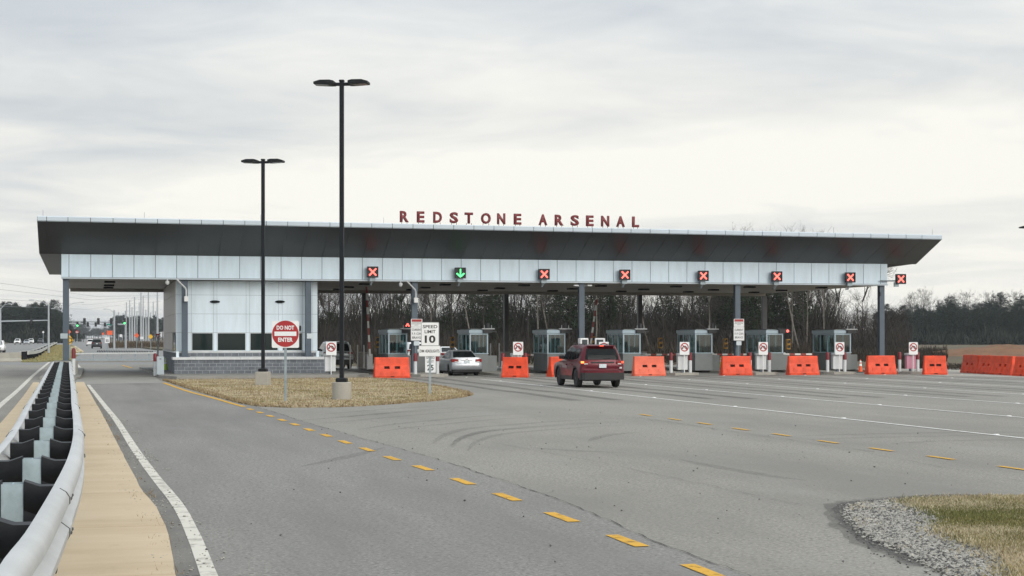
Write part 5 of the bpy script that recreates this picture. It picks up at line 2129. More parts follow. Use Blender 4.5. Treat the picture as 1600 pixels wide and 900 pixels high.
def make_car(name, label, kind, paint, loc, rz, detail=True, lit=False, front_lit=False, group=None, scale=1.0, rimm=None):
    S = CARS[kind]
    t = thing(name, label, 'car', loc, rz, group)
    t.scale = (scale, scale, scale)
    hw = S['W'] / 2
    R = S['R']
    out = arch(S['xr'], S['ar'], R, S['zb'] + 0.06) + arch(S['xf'], S['ar'], R, S['zb'] + 0.02) + S['top']
    mb = MB()
    rings = []
    lay = [(-1.0, .17, .82), (-0.975, .10, .93), (-0.90, .05, .98), (-0.7, .02, 1.0), (0, 0, 1.0), (0.7, .02, 1.0), (0.90, .05, .98), (0.975, .10, .93), (1.0, .17, .82)]
    zsh = S['top'][4][1]
    for yf, ins, zt in lay:
        r = []
        for x, z in out:
            e = max(0.0, (abs(x) - 1.75) / 0.65)
            xx = math.copysign(abs(x) - ins * e, x)
            zz_ = z
            if z > 0.72 * zsh:
                zz_ = 0.72 * zsh + (z - 0.72 * zsh) * (0.6 + 0.4 * (zt - .82) / .18)
            ys = yf * hw
            if abs(yf) > 0.85:
                # body sides: slight barrel, fullest at mid height
                ys *= 1 - 0.035 * ((z - 0.65) / 0.5) ** 2
            r.append((xx, ys, zz_))
        rings.append(r)
    mb.loft(rings)
    body = mb.build('body', paint, t, smooth=38, fixn=True)
    # dark underbody filling the wheel tunnels
    mb = MB()
    mb.box(S['L0'] + 0.25, S['L1'] - 0.25, -hw * 0.72, hw * 0.72, S['zb'] - 0.06, S['zb'] + 0.55)
    mb.build('underbody', 'trim_black', t)
    # greenhouse
    def gpar(u):
        v = u ** 0.92
        bul = 0.035 * math.sin(math.pi * u)
        return (lerp(S['g0'][0], S['g1'][0], v) - bul, lerp(S['g0'][1], S['g1'][1], v) + bul * 1.5, lerp(S['ghw'][0], S['ghw'][1], u) + bul * 0.8, lerp(S['gz'][0], S['gz'][1], u), lerp(S['gc'][0], S['gc'][1], u))

    def ring(u, shr=0.0, zz_=None):
        x0, x1, w, z, c = gpar(u)
        x0 += shr; x1 -= shr; w -= shr
        p = []
        for cx, cy, a0 in ((x1 - c, w - c, 0), (x0 + c, w - c, 90), (x0 + c, -w + c, 180), (x1 - c, -w + c, 270)):
            for i in range(5):
                a = math.radians(a0 + 22.5 * i)
                p.append((cx + c * math.cos(a), cy + c * math.sin(a), z if zz_ is None else zz_))
        return p
    mb = MB()
    zt = S['gz'][1]
    mb.loft([ring(0), ring(.25), ring(.5), ring(.75), ring(.9), ring(.97, 0.02), ring(1.0, 0.10, zt + 0.0), ring(1.0, 0.25, zt + 0.022)])
    mb.build('cabin', paint, t, smooth=45, fixn=True)

    def sp(x, u, s_, o=0.008):
        x0, x1, w, z, c = gpar(u)
        return (x, s_ * (w + o), z)
    for s_ in (-1, 1):
        for poly in S['side']:
            mb = MB()
            us = sorted(u for x, u in poly)
            lo, hi = us[0], us[-1]
            prev = None
            for q in range(7):
                u = lo + 1e-4 + (hi - lo - 2e-4) * q / 6
                xs3 = []
                for (xa, ua), (xb, ub) in zip(poly, poly[1:] + poly[:1]):
                    if (ua - u) * (ub - u) < 0:
                        xs3.append(xa + (xb - xa) * (u - ua) / (ub - ua))
                cur = (sp(min(xs3), u, s_, 0.012), sp(max(xs3), u, s_, 0.012))
                if prev:
                    mb.quad(prev[0], prev[1], cur[1], cur[0])
                prev = cur
            mb.build('side_window', 'car_window', t)
    u0, u1 = S['rear']
    mb = MB()
    rows = 5
    for i in range(rows):
        a, b = lerp(u0, u1, i / rows), lerp(u0, u1, (i + 1) / rows)
        pa, pb = gpar(a), gpar(b)
        wa, wb = pa[2] - pa[4] * 0.55, pb[2] - pb[4] * 0.55
        o = 0.012
        for k0, k1 in ((-1, -.86), (-.86, .86), (.86, 1)):
            q0 = 0.03 if abs(k0) == 1 else 0
            q1 = 0.03 if abs(k1) == 1 else 0
            mb.quad((pa[0] - o + q0, wa * k0, pa[3]), (pa[0] - o + q1, wa * k1, pa[3]), (pb[0] - o + q1, wb * k1, pb[3]), (pb[0] - o + q0, wb * k0, pb[3]))
    rw = mb.build('rear_window', 'car_window', t, smooth=40)
    u0, u1 = S['ws']
    mb = MB()
    for i in range(rows):
        a, b = lerp(u0, u1, i / rows), lerp(u0, u1, (i + 1) / rows)
        pa, pb = gpar(a), gpar(b)
        wa, wb = pa[2] - pa[4] * 0.75, pb[2] - pb[4] * 0.75
        mb.quad((pa[1] + .012, wa, pa[3]), (pa[1] + .012, -wa, pa[3]), (pb[1] + .012, -wb, pb[3]), (pb[1] + .012, wb, pb[3]))
    mb.build('windscreen', 'car_window', t)
    # wheels
    for x in (S['xr'], S['xf']):
        for s_ in (-1, 1):
            yo = s_ * (hw - 0.02)
            yi = s_ * (hw - 0.27)
            mb = MB()
            m_ = (yo + yi) / 2
            prof = [(R * 0.62, yo - s_ * 0.015), (R * 0.78, yo), (R * 0.95, yo - s_ * 0.02), (R, yo - s_ * 0.06), (R, yi + s_ * 0.06), (R * 0.95, yi + s_ * 0.02), (R * 0.62, yi)]
            mb.lathe([(r_, h_) for r_, h_ in prof], 26, axis='y', c=(x, 0, R))
            w_ = mb.build('wheel', 'tyre_black', t, smooth=50, fixn=True)
            mb = MB()
            mb.lathe([(R * 0.62, yo - s_ * 0.016), (R * 0.58, yo - s_ * 0.075), (R * 0.1, yo - s_ * 0.075)], 24, axis='y', c=(x, 0, R))
            mb.build('rim', 'trim_black', w_, fixn=True)
            mb = MB()
            for q in range(5):
                M = Matrix.Translation((x, 0, R)) @ Matrix.Rotation(q * 2 * math.pi / 5 + 0.3, 4, 'Y')
                mb.box(-0.032, 0.032, min(yo - s_ * 0.02, yo - s_ * 0.055), max(yo - s_ * 0.02, yo - s_ * 0.055), 0.03, R * 0.6, M)
            mb.lathe([(0.06, yo - s_ * 0.015), (0.06, yo - s_ * 0.06)], 12, axis='y', c=(x, 0, R))
            mb.build('spokes', rimm or S['rim'], w_, fixn=True)
    xe = S['L0']
    # tail lamps wrapping the rear corners
    a, b, z0, z1 = S['tail']
    for s_ in (-1, 1):
        ys = [s_ * a, s_ * lerp(a, b, 0.6), s_ * b, s_ * (b + 0.035)]
        xs2 = [xe + 0.005, xe + 0.03, xe + 0.10, xe + 0.34]
        mid = (z0 + z1) / 2
        zlo = [z0 + 0.03, z0, z0, mid - 0.02]
        zhi = [z1 - 0.02, z1, z1, z1 - 0.01]
        mb = MB()
        for i in range(3):
            mb.quad((xs2[i], ys[i], zlo[i]), (xs2[i + 1], ys[i + 1], zlo[i + 1]), (xs2[i + 1], ys[i + 1], zhi[i + 1]), (xs2[i], ys[i], zhi[i]))
            mb.quad((xs2[i], ys[i], zhi[i]), (xs2[i + 1], ys[i + 1], zhi[i + 1]), (xs2[i + 1] + 0.08, ys[i + 1] - s_ * 0.03, zhi[i + 1]), (xs2[i] + 0.08, ys[i], zhi[i]))
            mb.quad((xs2[i], ys[i], zlo[i]), (xs2[i + 1], ys[i + 1], zlo[i + 1]), (xs2[i + 1] + 0.08, ys[i + 1] - s_ * 0.03, zlo[i + 1]), (xs2[i] + 0.08, ys[i], zlo[i]))
        tl = mb.build('tail_lamp', 'tail_red', t)
        if detail:
            mb = MB()
            i = 1
            mb.quad((xs2[0] - 0.004, s_ * (a + 0.03), z0 + 0.012), (xs2[1] - 0.004, ys[1], z0 + 0.0), (xs2[1] - 0.006, ys[1], z0 + 0.05), (xs2[0] - 0.006, s_ * (a + 0.03), z0 + 0.05))
            mb.build('reverse_lens', 'tail_clear', tl)
        if lit:
            mb = MB()
            mb.quad((xs2[1] - 0.012, ys[1] + s_ * 0.01, mid - 0.02), (xs2[2] - 0.012, ys[2] + s_ * 0.006, mid - 0.02), (xs2[2] - 0.012, ys[2] + s_ * 0.006, z1 - 0.012), (xs2[1] - 0.012, ys[1] + s_ * 0.01, z1 - 0.012))
            mb.build('lit_lens', 'glow_amber' if s_ > 0 else 'glow_tail', tl)
    z0, z1 = S['plate']
    mb = MB()
    mb.box(xe + 0.0, xe + 0.06, -0.155, 0.155, z0, z1)
    mb.build('number_plate', 'plate_white', t)
    # front lamps and grille
    for s_ in (-1, 1):
        mb = MB()
        zc = S['top'][2][1]
        mb.cbox(S['L1'] - 0.30, S['L1'] - 0.06, min(s_ * 0.5, s_ * 0.84), max(s_ * 0.5, s_ * 0.84), zc - 0.16, zc - 0.02, 0.02)
        mb.build('head_lamp', 'glow_white' if front_lit else 'tail_clear', t)
    mb = MB()
    mb.box(S['L1'] - 0.12, S['L1'] + 0.004, -0.48, 0.48, 0.45, S['top'][2][1] - 0.06)
    mb.build('grille', 'trim_black', t)
    if not detail:
        return t
    # mirrors
    for s_ in (-1, 1):
        mb = MB()
        zc = S['gz'][0] + 0.10
        mb.cbox(0.62, 0.80, min(s_ * (hw - 0.08), s_ * (hw + 0.14)), max(s_ * (hw - 0.08), s_ * (hw + 0.14)), zc - 0.02, zc + 0.15, 0.03)
        mb.build('mirror', 'trim_black' if kind == 'suv' else paint, t)
    # lower bumper, side sills
    mb = MB()
    zb = S['zb']
    rings = []
    for yf, ins in ((-0.985, .13), (-0.93, .055), (-0.8, .025), (0, 0.0), (0.8, .025), (0.93, .055), (0.985, .13)):
        rings.append([(xe - 0.045 + ins, yf * hw, zb + 0.0), (xe - 0.055 + ins, yf * hw, zb + (0.29 if S['clad'] else 0.14)), (xe + 0.2, yf * hw, zb + (0.32 if S['clad'] else 0.16)), (xe + 0.3, yf * hw, zb)])
    mb.loft(rings)
    mb.build('bumper_skirt', 'trim_black', t, fixn=True)
    for s_ in (-1, 1):
        mb = MB()
        x0, x1 = S['xr'] + S['ar'] - 0.02, S['xf'] - S['ar'] + 0.02
        mb.box(x0, x1, min(s_ * (hw - 0.12), s_ * (hw - 0.005)), max(s_ * (hw - 0.12), s_ * (hw - 0.005)), zb - 0.02, zb + (0.14 if S['clad'] else 0.05))
        mb.build('side_sill', 'trim_black', t)
        # door seams and handles
        for xx in ((-0.16, 0.86, -1.12) if kind == 'suv' else (-0.22, 0.9, -1.2)):
            mb = MB()
            yy = s_ * (hw * 0.992)
            mb.box(xx - 0.006, xx + 0.006, min(yy, yy + s_ * 0.004), max(yy, yy + s_ * 0.004), zb + 0.22, S['gz'][0] - 0.18)
            mb.build('door_seam', 'trim_black', t)
        for xx in (0.02, -0.95):
            mb = MB()
            yy = s_ * (hw - 0.0)
            zc = S['gz'][0] - 0.17
            mb.cbox(xx, xx + 0.2, min(yy - .02, yy + s_ * 0.02), max(yy + .02 * (s_ < 0), yy + s_ * 0.02), zc, zc + 0.04, 0.008)
            mb.build('door_handle', paint, t)
        if S['clad']:
            for x in (S['xr'], S['xf']):
                mb = MB()
                for i in range(10):
                    a0, a1 = math.radians(-6 + 19.2 * i), math.radians(-6 + 19.2 * (i + 1))
                    r0, r1 = S['ar'] - 0.01, S['ar'] + 0.055
                    y_ = s_ * (hw + 0.006)
                    P4 = [(x + r_ * math.cos(a_), y_, R + r_ * math.sin(a_)) for r_, a_ in ((r0, a0), (r1, a0), (r1, a1), (r0, a1))]
                    mb.quad(*P4)
                    Q4 = [(p[0], s_ * (hw - 0.1), p[2]) for p in P4]
                    mb.quad(P4[1], Q4[1], Q4[2], P4[2])
                    mb.quad(P4[0], P4[3], Q4[3], Q4[0])
                mb.build('arch_trim', 'trim_black', t)
    # tailgate seams, garnish, high stop lamp, wiper
    if kind == 'suv':
        mb = MB()
        mb.box(xe + 0.005, xe + 0.05, -0.50, 0.50, 1.045, 1.095)
        mb.build('tailgate_strip', 'trim_black', t)
        pa = gpar(0.93)
        mb = MB()
        mb.cbox(pa[0] - 0.17, pa[0] + 0.2, -0.60, 0.60, pa[3] + 0.0, pa[3] + 0.045, 0.015)
        sp_ = mb.build('spoiler', paint, t)
        mb = MB()
        mb.box(pa[0] - 0.175, pa[0] - 0.165, -0.09, 0.09, pa[3] + 0.005, pa[3] + 0.035)
        mb.build('stop_lamp', 'glow_tail' if lit else 'tail_red', sp_)
        pb = gpar(0.2)
        mb = MB()
        mb.tube([(pb[0] - 0.03, -0.02, pb[3] - 0.02), (pb[0] - 0.035, -0.36, pb[3] + 0.02)], 0.012, 6)
        mb.build('wiper', 'trim_black', rw)
        for s_ in (-1, 1):
            mb = MB()
            mb.tube([(-1.7, s_ * 0.60, 1.80), (-1.6, s_ * 0.60, 1.835), (0.05, s_ * 0.60, 1.835), (0.15, s_ * 0.60, 1.80)], 0.018, 6)
            mb.build('roof_rail', 'trim_black', t)
        mb = MB()
        mb.box(xe - 0.015, xe + 0.05, -0.86, 0.86, 0.735, 0.745)
        mb.build('tailgate_seam', 'trim_black', t)
        mb = MB()
        mb.cbox(xe - 0.002, xe + 0.04, -0.84, -0.72, 0.80, 0.87, 0.01)
        mb.build('badge', 'chrome', t)
    else:
        mb = MB()
        mb.box(xe + 0.03, xe + 0.07, -0.34, 0.34, 0.90, 0.925)
        mb.build('boot_garnish', 'chrome', t)
        mb = MB()
        mb.box(xe + 0.005, xe + 0.08, -0.62, 0.62, 0.715, 0.722)
        mb.build('boot_seam', 'trim_black', t)
        mb = MB()
        mb.box(xe + 0.03, xe + 0.06, -0.06, 0.06, 0.955, 1.0)
        mb.build('badge', 'chrome', t)
    mb = MB()
    mb.lathe([(0.035, 0.0), (0.035, 0.15)], 10, axis='x', c=(xe - 0.02, -0.55, zb + 0.02))
    mb.build('exhaust', 'bolt_dark', t)
    return t


# x forward in car space; road direction is +Y
p = gp(938, 606)
make_car('suv', 'dark red SUV with lit tail lamps driving towards the booths', 'suv', 'paint_red', (p.x + 0.12, p.y + 2.3, 0.008), math.radians(90 - 1.5), lit=True, scale=1.055)
p = gp(734, 584.5)
make_car('sedan', 'silver sedan stopped at a booth behind the speed limit sign', 'sedan', 'paint_silver', (20.95, 95.9, 0.008), math.radians(90))
p = gp(533, 577)
make_car('van', 'silver van waiting beside the guard building behind the light pole', 'suv', 'paint_grey', (p.x - 0.2, p.y + 2.3, 0.008), math.radians(90), scale=1.08, rimm='rim_silver')
p = atd(641, 150)
make_car('suv', 'small white car beyond the first booth', 'suv', 'paint_white', (p.x, p.y, 0.0), math.radians(95), detail=False)
p = atd(695, 135)
make_car('sedan', 'white car ahead of the silver sedan', 'sedan', 'paint_white', (p.x, p.y, 0.0), math.radians(92), detail=False)
p = gp(151, 544.5)
make_car('suv', 'dark SUV driving away on the highway beyond the gate', 'suv', 'paint_dark', (p.x, p.y, 0.0), math.radians(91), detail=False, scale=1.06)
FC = [(27.6, 537, 'suv', 'paint_white', 'white oncoming car second in the highway queue'), (41.6, 537, 'sedan', 'paint_silver', 'silver oncoming car in the middle of the highway queue'),
      (63, 535, 'suv', 'paint_dark', 'dark oncoming car nearest to the light pole on the highway'), (48.5, 535, 'suv', 'paint_white', 'white oncoming car behind the silver one'),
      (25, 532.5, 'sedan', 'paint_white', 'white car far down the highway beside the bank'), (38, 532.5, 'sedan', 'paint_white', 'far white car between the oncoming cars'),
      (50, 532.5, 'suv', 'paint_white', 'far white car at the edge of the dark pines'), (3, 533.5, 'suv', 'paint_white', 'white car far away at the picture edge'),
      (-3, 551, 'suv', 'paint_white', 'white car with dark wheels cut by the picture edge')]
for px, py, kd, pt, lab in FC:
    d_ = min(F * CAM / (py - HOR), 640)
    if py == 537:
        d_ = 520
    if py == 535:
        d_ = 570
    q = atd(px, d_)
    make_car('car', lab, kd, pt, (q.x, q.y, 0.0), math.radians(-90 + random.uniform(-3, 3)), detail=False, front_lit=False, group='cars on the highway')
q = atd(141, 420)
make_car('pickup', 'white pickup ahead of the dark SUV on the highway', 'suv', 'paint_white', (q.x, q.y, 0), math.radians(91), detail=False)

# ================================================================== BEYOND THE GATE, FAR LEFT
# beam barrier across the closed lanes
p0, p1 = gp(112, 566), gp(243, 564)
t = thing('beam_barrier', 'long low steel beam barrier with spikes across the closed highway lanes', 'barrier', (p0.x, p0.y, 0))
dv = (p1 - p0)
ln = dv.length
dvn = dv.normalized()
for z in (0.74,):
    mb = MB()
    M = Matrix.Translation(p0) @ Matrix.Rotation(math.atan2(dv.y, dv.x), 4, 'Z')
    prof = [(-0.05, -0.14), (0.03, -0.10), (0.03, -0.03), (-0.03, 0.0), (0.03, 0.03), (0.03, 0.10), (-0.05, 0.14), (-0.07, 0.0)]
    mb.loft([[tuple(M @ Vector((x, a, z + b * 0.55))) for a, b in prof] for x in (0, ln / 2, ln)])
    mb.build('beam', 'rail_steel', t, world=True, fixn=True)
mb = MB()
mb.box(p0.x, p1.x, p0.y - 0.05, p0.y + 0.05, 0.16, 0.26)
mb.build('lower_beam', 'post_steel', t, world=True)
for i in range(6):
    q = p0 + dv * (i + 0.5) / 6
    mb = MB()
    mb.box(q.x - 0.06, q.x + 0.06, q.y + 0.02, q.y + 0.14, 0, 0.9)
    mb.build('post', 'post_steel', t, world=True)
for i in range(34):
    q = p0 + dv * (0.3 + 0.66 * i / 33)
    mb = MB()
    zz_ = 1.0 - 0.10 * i / 33
    mb.tube([(q.x - 0.06, q.y + 0.05, zz_ - 0.1), (q.x + 0.04, q.y + 0.05, zz_ + 0.06)], [0.05, 0.03], 5)
    mb.build('spike', 'black_plastic', t, world=True)
mb = MB()
mb.box(p0.x, p1.x, p0.y - 0.15, p0.y + 0.15, -0.01, 0.12)
tag(mb.build('beam_kerb', 'concrete'), None, None, None, 'structure')

# concrete barrier and small guardrail on the median
c0, c1 = gp(-30, 566), gp(31, 565)
t = thing('concrete_barrier', 'weathered concrete barrier block at the near end of the grass median', 'barrier', (c1.x, c1.y, 0))
dv = c1 - c0
M = Matrix.Translation(c0) @ Matrix.Rotation(math.atan2(dv.y, dv.x), 4, 'Z')
mb = MB()
prof = [(-0.3, 0), (0.3, 0), (0.3, 0.08), (0.14, 0.33), (0.09, 0.85), (-0.09, 0.85), (-0.14, 0.33), (-0.3, 0.08)]
mb.loft([[tuple(M @ Vector((x, a, b))) for a, b in prof] for x in (0, dv.length)])
mb.build('block', 'pale_concrete', t, world=True, fixn=True)
r_px = [(31, 563), (48, 560), (62, 553), (74, 545), (85, 539)]
rp = [gp(a, b) for a, b in r_px]
t = thing('median_guardrail', 'distant galvanized guardrail curving along the grass median', 'guardrail', (rp[0].x, rp[0].y, 0))
rr = spline(rp, 5)
for off in (0.0, 0.7):
    mb = MB()
    rings = []
    for q in rr:
        rings.append([(q.x + off, q.y, 0.72 + b) for b in (-0.16, -0.08, 0, 0.08, 0.16)] + [(q.x + off + 0.09, q.y, 0.72 + b) for b in (0.16, 0.0, -0.16)])
    mb.loft(rings)
    mb.build('rail', 'rail_steel', t, world=True, fixn=True)
for q in rr[::2]:
    mb = MB()
    mb.box(q.x + 0.15, q.x + 0.62, q.y, q.y + 0.15, 0, 0.85)
    mb.build('post', 'blockout_black', t, world=True)


def sign_post(name, lab, px, d, py_c, w, h, shape, m, py_base=None, txt=None, txtm='sign_black', rim=None):
    q = atd(px, d)
    z = CAM + (HOR - py_c) / F * d
    t = thing(name, lab, 'sign', (q.x, q.y, 0), -math.radians(13))
    mb = MB()
    mb.box(-0.05, 0.05, 0.03, 0.08, 0, z)
    mb.build('post', 'post_steel', t)
    k = d / F
    w, h = w * k, h * k
    if shape == 'diamond':
        pts = [(w / 2, 0), (0, h / 2), (-w / 2, 0), (0, -h / 2)]
    elif shape == 'yield':
        pts = [(-w / 2, h / 2), (0, -h / 2), (w / 2, h / 2)]
    else:
        pts = rrect(w, h, min(w, h) * 0.06)
    plate(pts, -0.01, 0.02, (0, z)).build('plate', m, t, fixn=True)
    if shape == 'yield':
        plate([(p[0] * 0.45, p[1] * 0.45 + h * 0.06) for p in pts], -0.02, -0.012, (0, z)).build('centre', 'white_enamel', t, fixn=True)
    if txt:
        text_fit(txt, w * 0.62, h * 0.42, txtm, t, (0, -0.02, z - h * 0.08), 0.02)
    return t


sign_post('speed_limit_sign', 'small white speed limit 55 sign past the beam barrier', 167.5, 190, 531.5, 7.5, 9, 'rect', 'white_enamel', txt='55')
sign_post('yield_sign', 'red and white yield sign at the corner of the guard building', 246.5, 112, 526, 7.5, 9, 'yield', 'sign_red')
t = sign_post('warning_sign', 'yellow diamond warning sign behind the first canopy column', 109, 170, 531.5, 11, 15, 'diamond', 'sign_yellow')
mb = MB()
annulus(mb, 0.18, 0.27, -0.02, (0, CAM + (HOR - 531.5) / F * 170))
mb.build('symbol', 'sign_black', t)
sign_post('roadwork_sign', 'orange diamond sign just above the yellow one', 108, 250, 518.5, 6, 7, 'diamond', 'sign_orange')
sign_post('arrow_board', 'orange sign with white arrow near the dark pines', 120.5, 300, 518.5, 7, 6, 'diamond', 'sign_red', txt='>', txtm='white_enamel')
sign_post('orange_board', 'orange rectangular road work board below the signal arm', 171.5, 420, 520, 9, 6.5, 'rect', 'sign_orange')
sign_post('orange_board', 'small orange board far along the highway', 161, 520, 521.5, 3.5, 3.5, 'rect', 'sign_orange')
sign_post('roadwork_sign', 'orange diamond sign before the row of steel poles', 213.5, 330, 524, 8, 8, 'diamond', 'sign_orange')
sign_post('yellow_sign', 'yellow diamond sign near the guard building corner', 235.5, 300, 526, 7.5, 8, 'diamond', 'sign_yellow')
sign_post('white_sign', 'small white sign among the steel poles', 221.5, 320, 528, 5, 4, 'rect', 'white_enamel')
sign_post('white_sign', 'tiny white sign at the foot of the far poles', 189, 380, 524.5, 4, 4, 'rect', 'white_enamel')
sign_post('white_sign', 'small pale diamond sign by the highway pines', 67.5, 420, 519, 4, 4, 'diamond', 'white_enamel')
# pale notice fixed on the first column
X = onY(100, 96.5)
mb = MB()
mb.box(X - 0.2, X + 0.2, 96.55, 96.58, zat(100, 529, 96.5), zat(100, 521, 96.5))
o = mb.build('notice_plate', 'cabinet_grey')
o['label'] = 'pale notice plate fixed on the first canopy column'
o['category'] = 'sign'


# signal mast arms over the highway
def mast_arm(pole_px, end_px, d, py_arm, lights, lab, green=None):
    q0, q1 = atd(pole_px, d), atd(end_px, d)
    z = CAM + (HOR - py_arm) / F * d
    t = thing('signal_mast', lab, 'signal', (q0.x, q0.y, 0))
    mb = MB()
    mb.tube([(q0.x, q0.y, 0), (q0.x, q0.y, z + 2.2)], [0.2, 0.15], 8)
    mb.build('pole', 'monopole', t, world=True)
    mb = MB()
    mb.tube([(q0.x, q0.y, z), (q1.x, q1.y, z + 0.25)], [0.16, 0.10], 8)
    mb.build('arm', 'monopole', t, world=True)
    for px, lit in lights:
        u = (px - pole_px) / (end_px - pole_px)
        p = q0.lerp(q1, u)
        mb = MB()
        mb.cbox(p.x - 0.24, p.x + 0.24, p.y - 0.35, p.y - 0.12, z - 0.45, z + 0.75, 0.05)
        h_ = mb.build('signal_head', 'black_plastic', t, world=True)
        if lit:
            mb = MB()
            mb.lathe([(0.19, -0.38), (0.19, -0.352)], 12, axis='y', c=(p.x, p.y, z - 0.25))
            mb.build('lens', 'glow_green', h_, world=True)


mast_arm(178.5, 104, 300, 503.5, [(132, 0), (153.7, 0), (173.8, 0)], 'long signal mast arm with three dark signal heads over the highway')
mast_arm(196, 100, 350, 507, [(121, 1), (137, 0), (149.6, 0), (164, 0), (182, 0)], 'farther signal mast arm with a green lit head')
mast_arm(196.5, 192, 320, 503, [(194.6, 1)], 'short signal mast with a green lit head before the steel poles')
mast_arm(-14, 75, 330, 502.5, [(49, 0)], 'signal mast arm reaching across in front of the dark pines')
q = atd(171, 350)
z = CAM + (HOR - 507) / F * 350
mb = MB()
mb.box(-0.55, 0.55, -0.03, 0.03, -0.16, 0.16)
o = mb.build('street_sign', 'sign_green')
o.location = (q.x, q.y - 0.3, z)
o.rotation_euler = (0, 0, -0.2)
tag(o, 'green street name plate on the signal arm', 'sign')


def street_light(px, d, py_top, arm_px, lab, r=0.11):
    q = atd(px, d)
    z = CAM + (HOR - py_top) / F * d
    t = thing('street_light', lab, 'lamp', (q.x, q.y, 0), 0, 'highway street lights')
    k = d / F
    mb = MB()
    mb.tube([(0, 0, 0), (0, 0, z)], [r * 1.3, r * 0.8], 8)
    mb.build('pole', 'monopole', t)
    ax = arm_px * k
    mb = MB()
    mb.tube([(0, 0, z - 0.2), (ax * 0.5, 0, z + 0.45), (ax, 0, z + 0.6)], [0.06, 0.05, 0.04], 6)
    mb.build('arm', 'monopole', t)
    mb = MB()
    mb.cbox(min(ax, ax * 1.35), max(ax, ax * 1.35), -0.15, 0.15, z + 0.52, z + 0.66, 0.03)
    mb.build('lamp_head', 'monopole', t)


street_light(76, 230, 475.5, -22, 'grey street light before the dark pines, nearest to the median guardrail', 0.13)
street_light(0.8, 240, 481, 12, 'grey street light at the picture edge', 0.12)
street_light(99.5, 330, 487, -14, 'street light half hidden behind the first canopy column', 0.12)
street_light(106, 330, 477, 18, 'street light with its arm showing right of the first canopy column', 0.12)
street_light(178.2, 330, 487.5, -12, 'grey street light before the far steel poles', 0.13)

# steel transmission poles along the far highway
MP = [(246, 450), (239.5, 471), (232, 453), (223.8, 462), (220.3, 457), (217.5, 472), (210.3, 464), (206.3, 480), (202.7, 469), (197.7, 472), (192.5, 489), (188.7, 492), (185.2, 488), (182, 494), (243, 486), (228, 484), (214, 486), (235.5, 488)]
pole_tops = []
ORD = 'first second third fourth fifth sixth seventh eighth ninth tenth eleventh twelfth thirteenth fourteenth fifteenth sixteenth seventeenth eighteenth'.split()
for i, (px, py) in enumerate(MP):
    hgt = 27.0 if py < 475 else 20.0
    d = min((hgt - CAM) * F / (HOR - py), 1400)
    q = atd(px, d)
    hgt = CAM + (HOR - py) / F * d
    t = thing('transmission_pole', 'tall grey steel transmission pole, %s from the guard building in the far row' % ORD[sorted(MP, reverse=True).index((px, py))], 'pole', (q.x, q.y, 0), 0, 'steel transmission poles')
    mb = MB()
    mb.tube([(0, 0, 0), (0, 0, hgt)], [0.62, 0.28], 8)
    mb.build('shaft', 'monopole', t)
    for z in (0.97, 0.86, 0.75):
        mb = MB()
        mb.tube([(-1.4, 0, hgt * z), (1.4, 0, hgt * z)], 0.07, 5)
        mb.build('cross_arm', 'monopole', t)
    pole_tops.append((q, hgt, py))
# wires
q0 = atd(-40, 420)
for i, z in enumerate((17, 15.2, 12.4, 10.4)):
    q, h_, _ = pole_tops[(0, 2, 4, 6)[i]]
    mb = MB()
    mb.tube([(q0.x, q0.y, z), ((q0.x + q.x) / 2, (q0.y + q.y) / 2, (z + h_ * 0.8) / 2 - 1.6), (q.x, q.y, h_ * 0.86)], 0.035, 4)
    o = mb.build('power_line', 'wire')
    tag(o, ('highest', 'second highest', 'third highest', 'lowest')[i] + ' thin power line across the sky above the highway', 'cable')


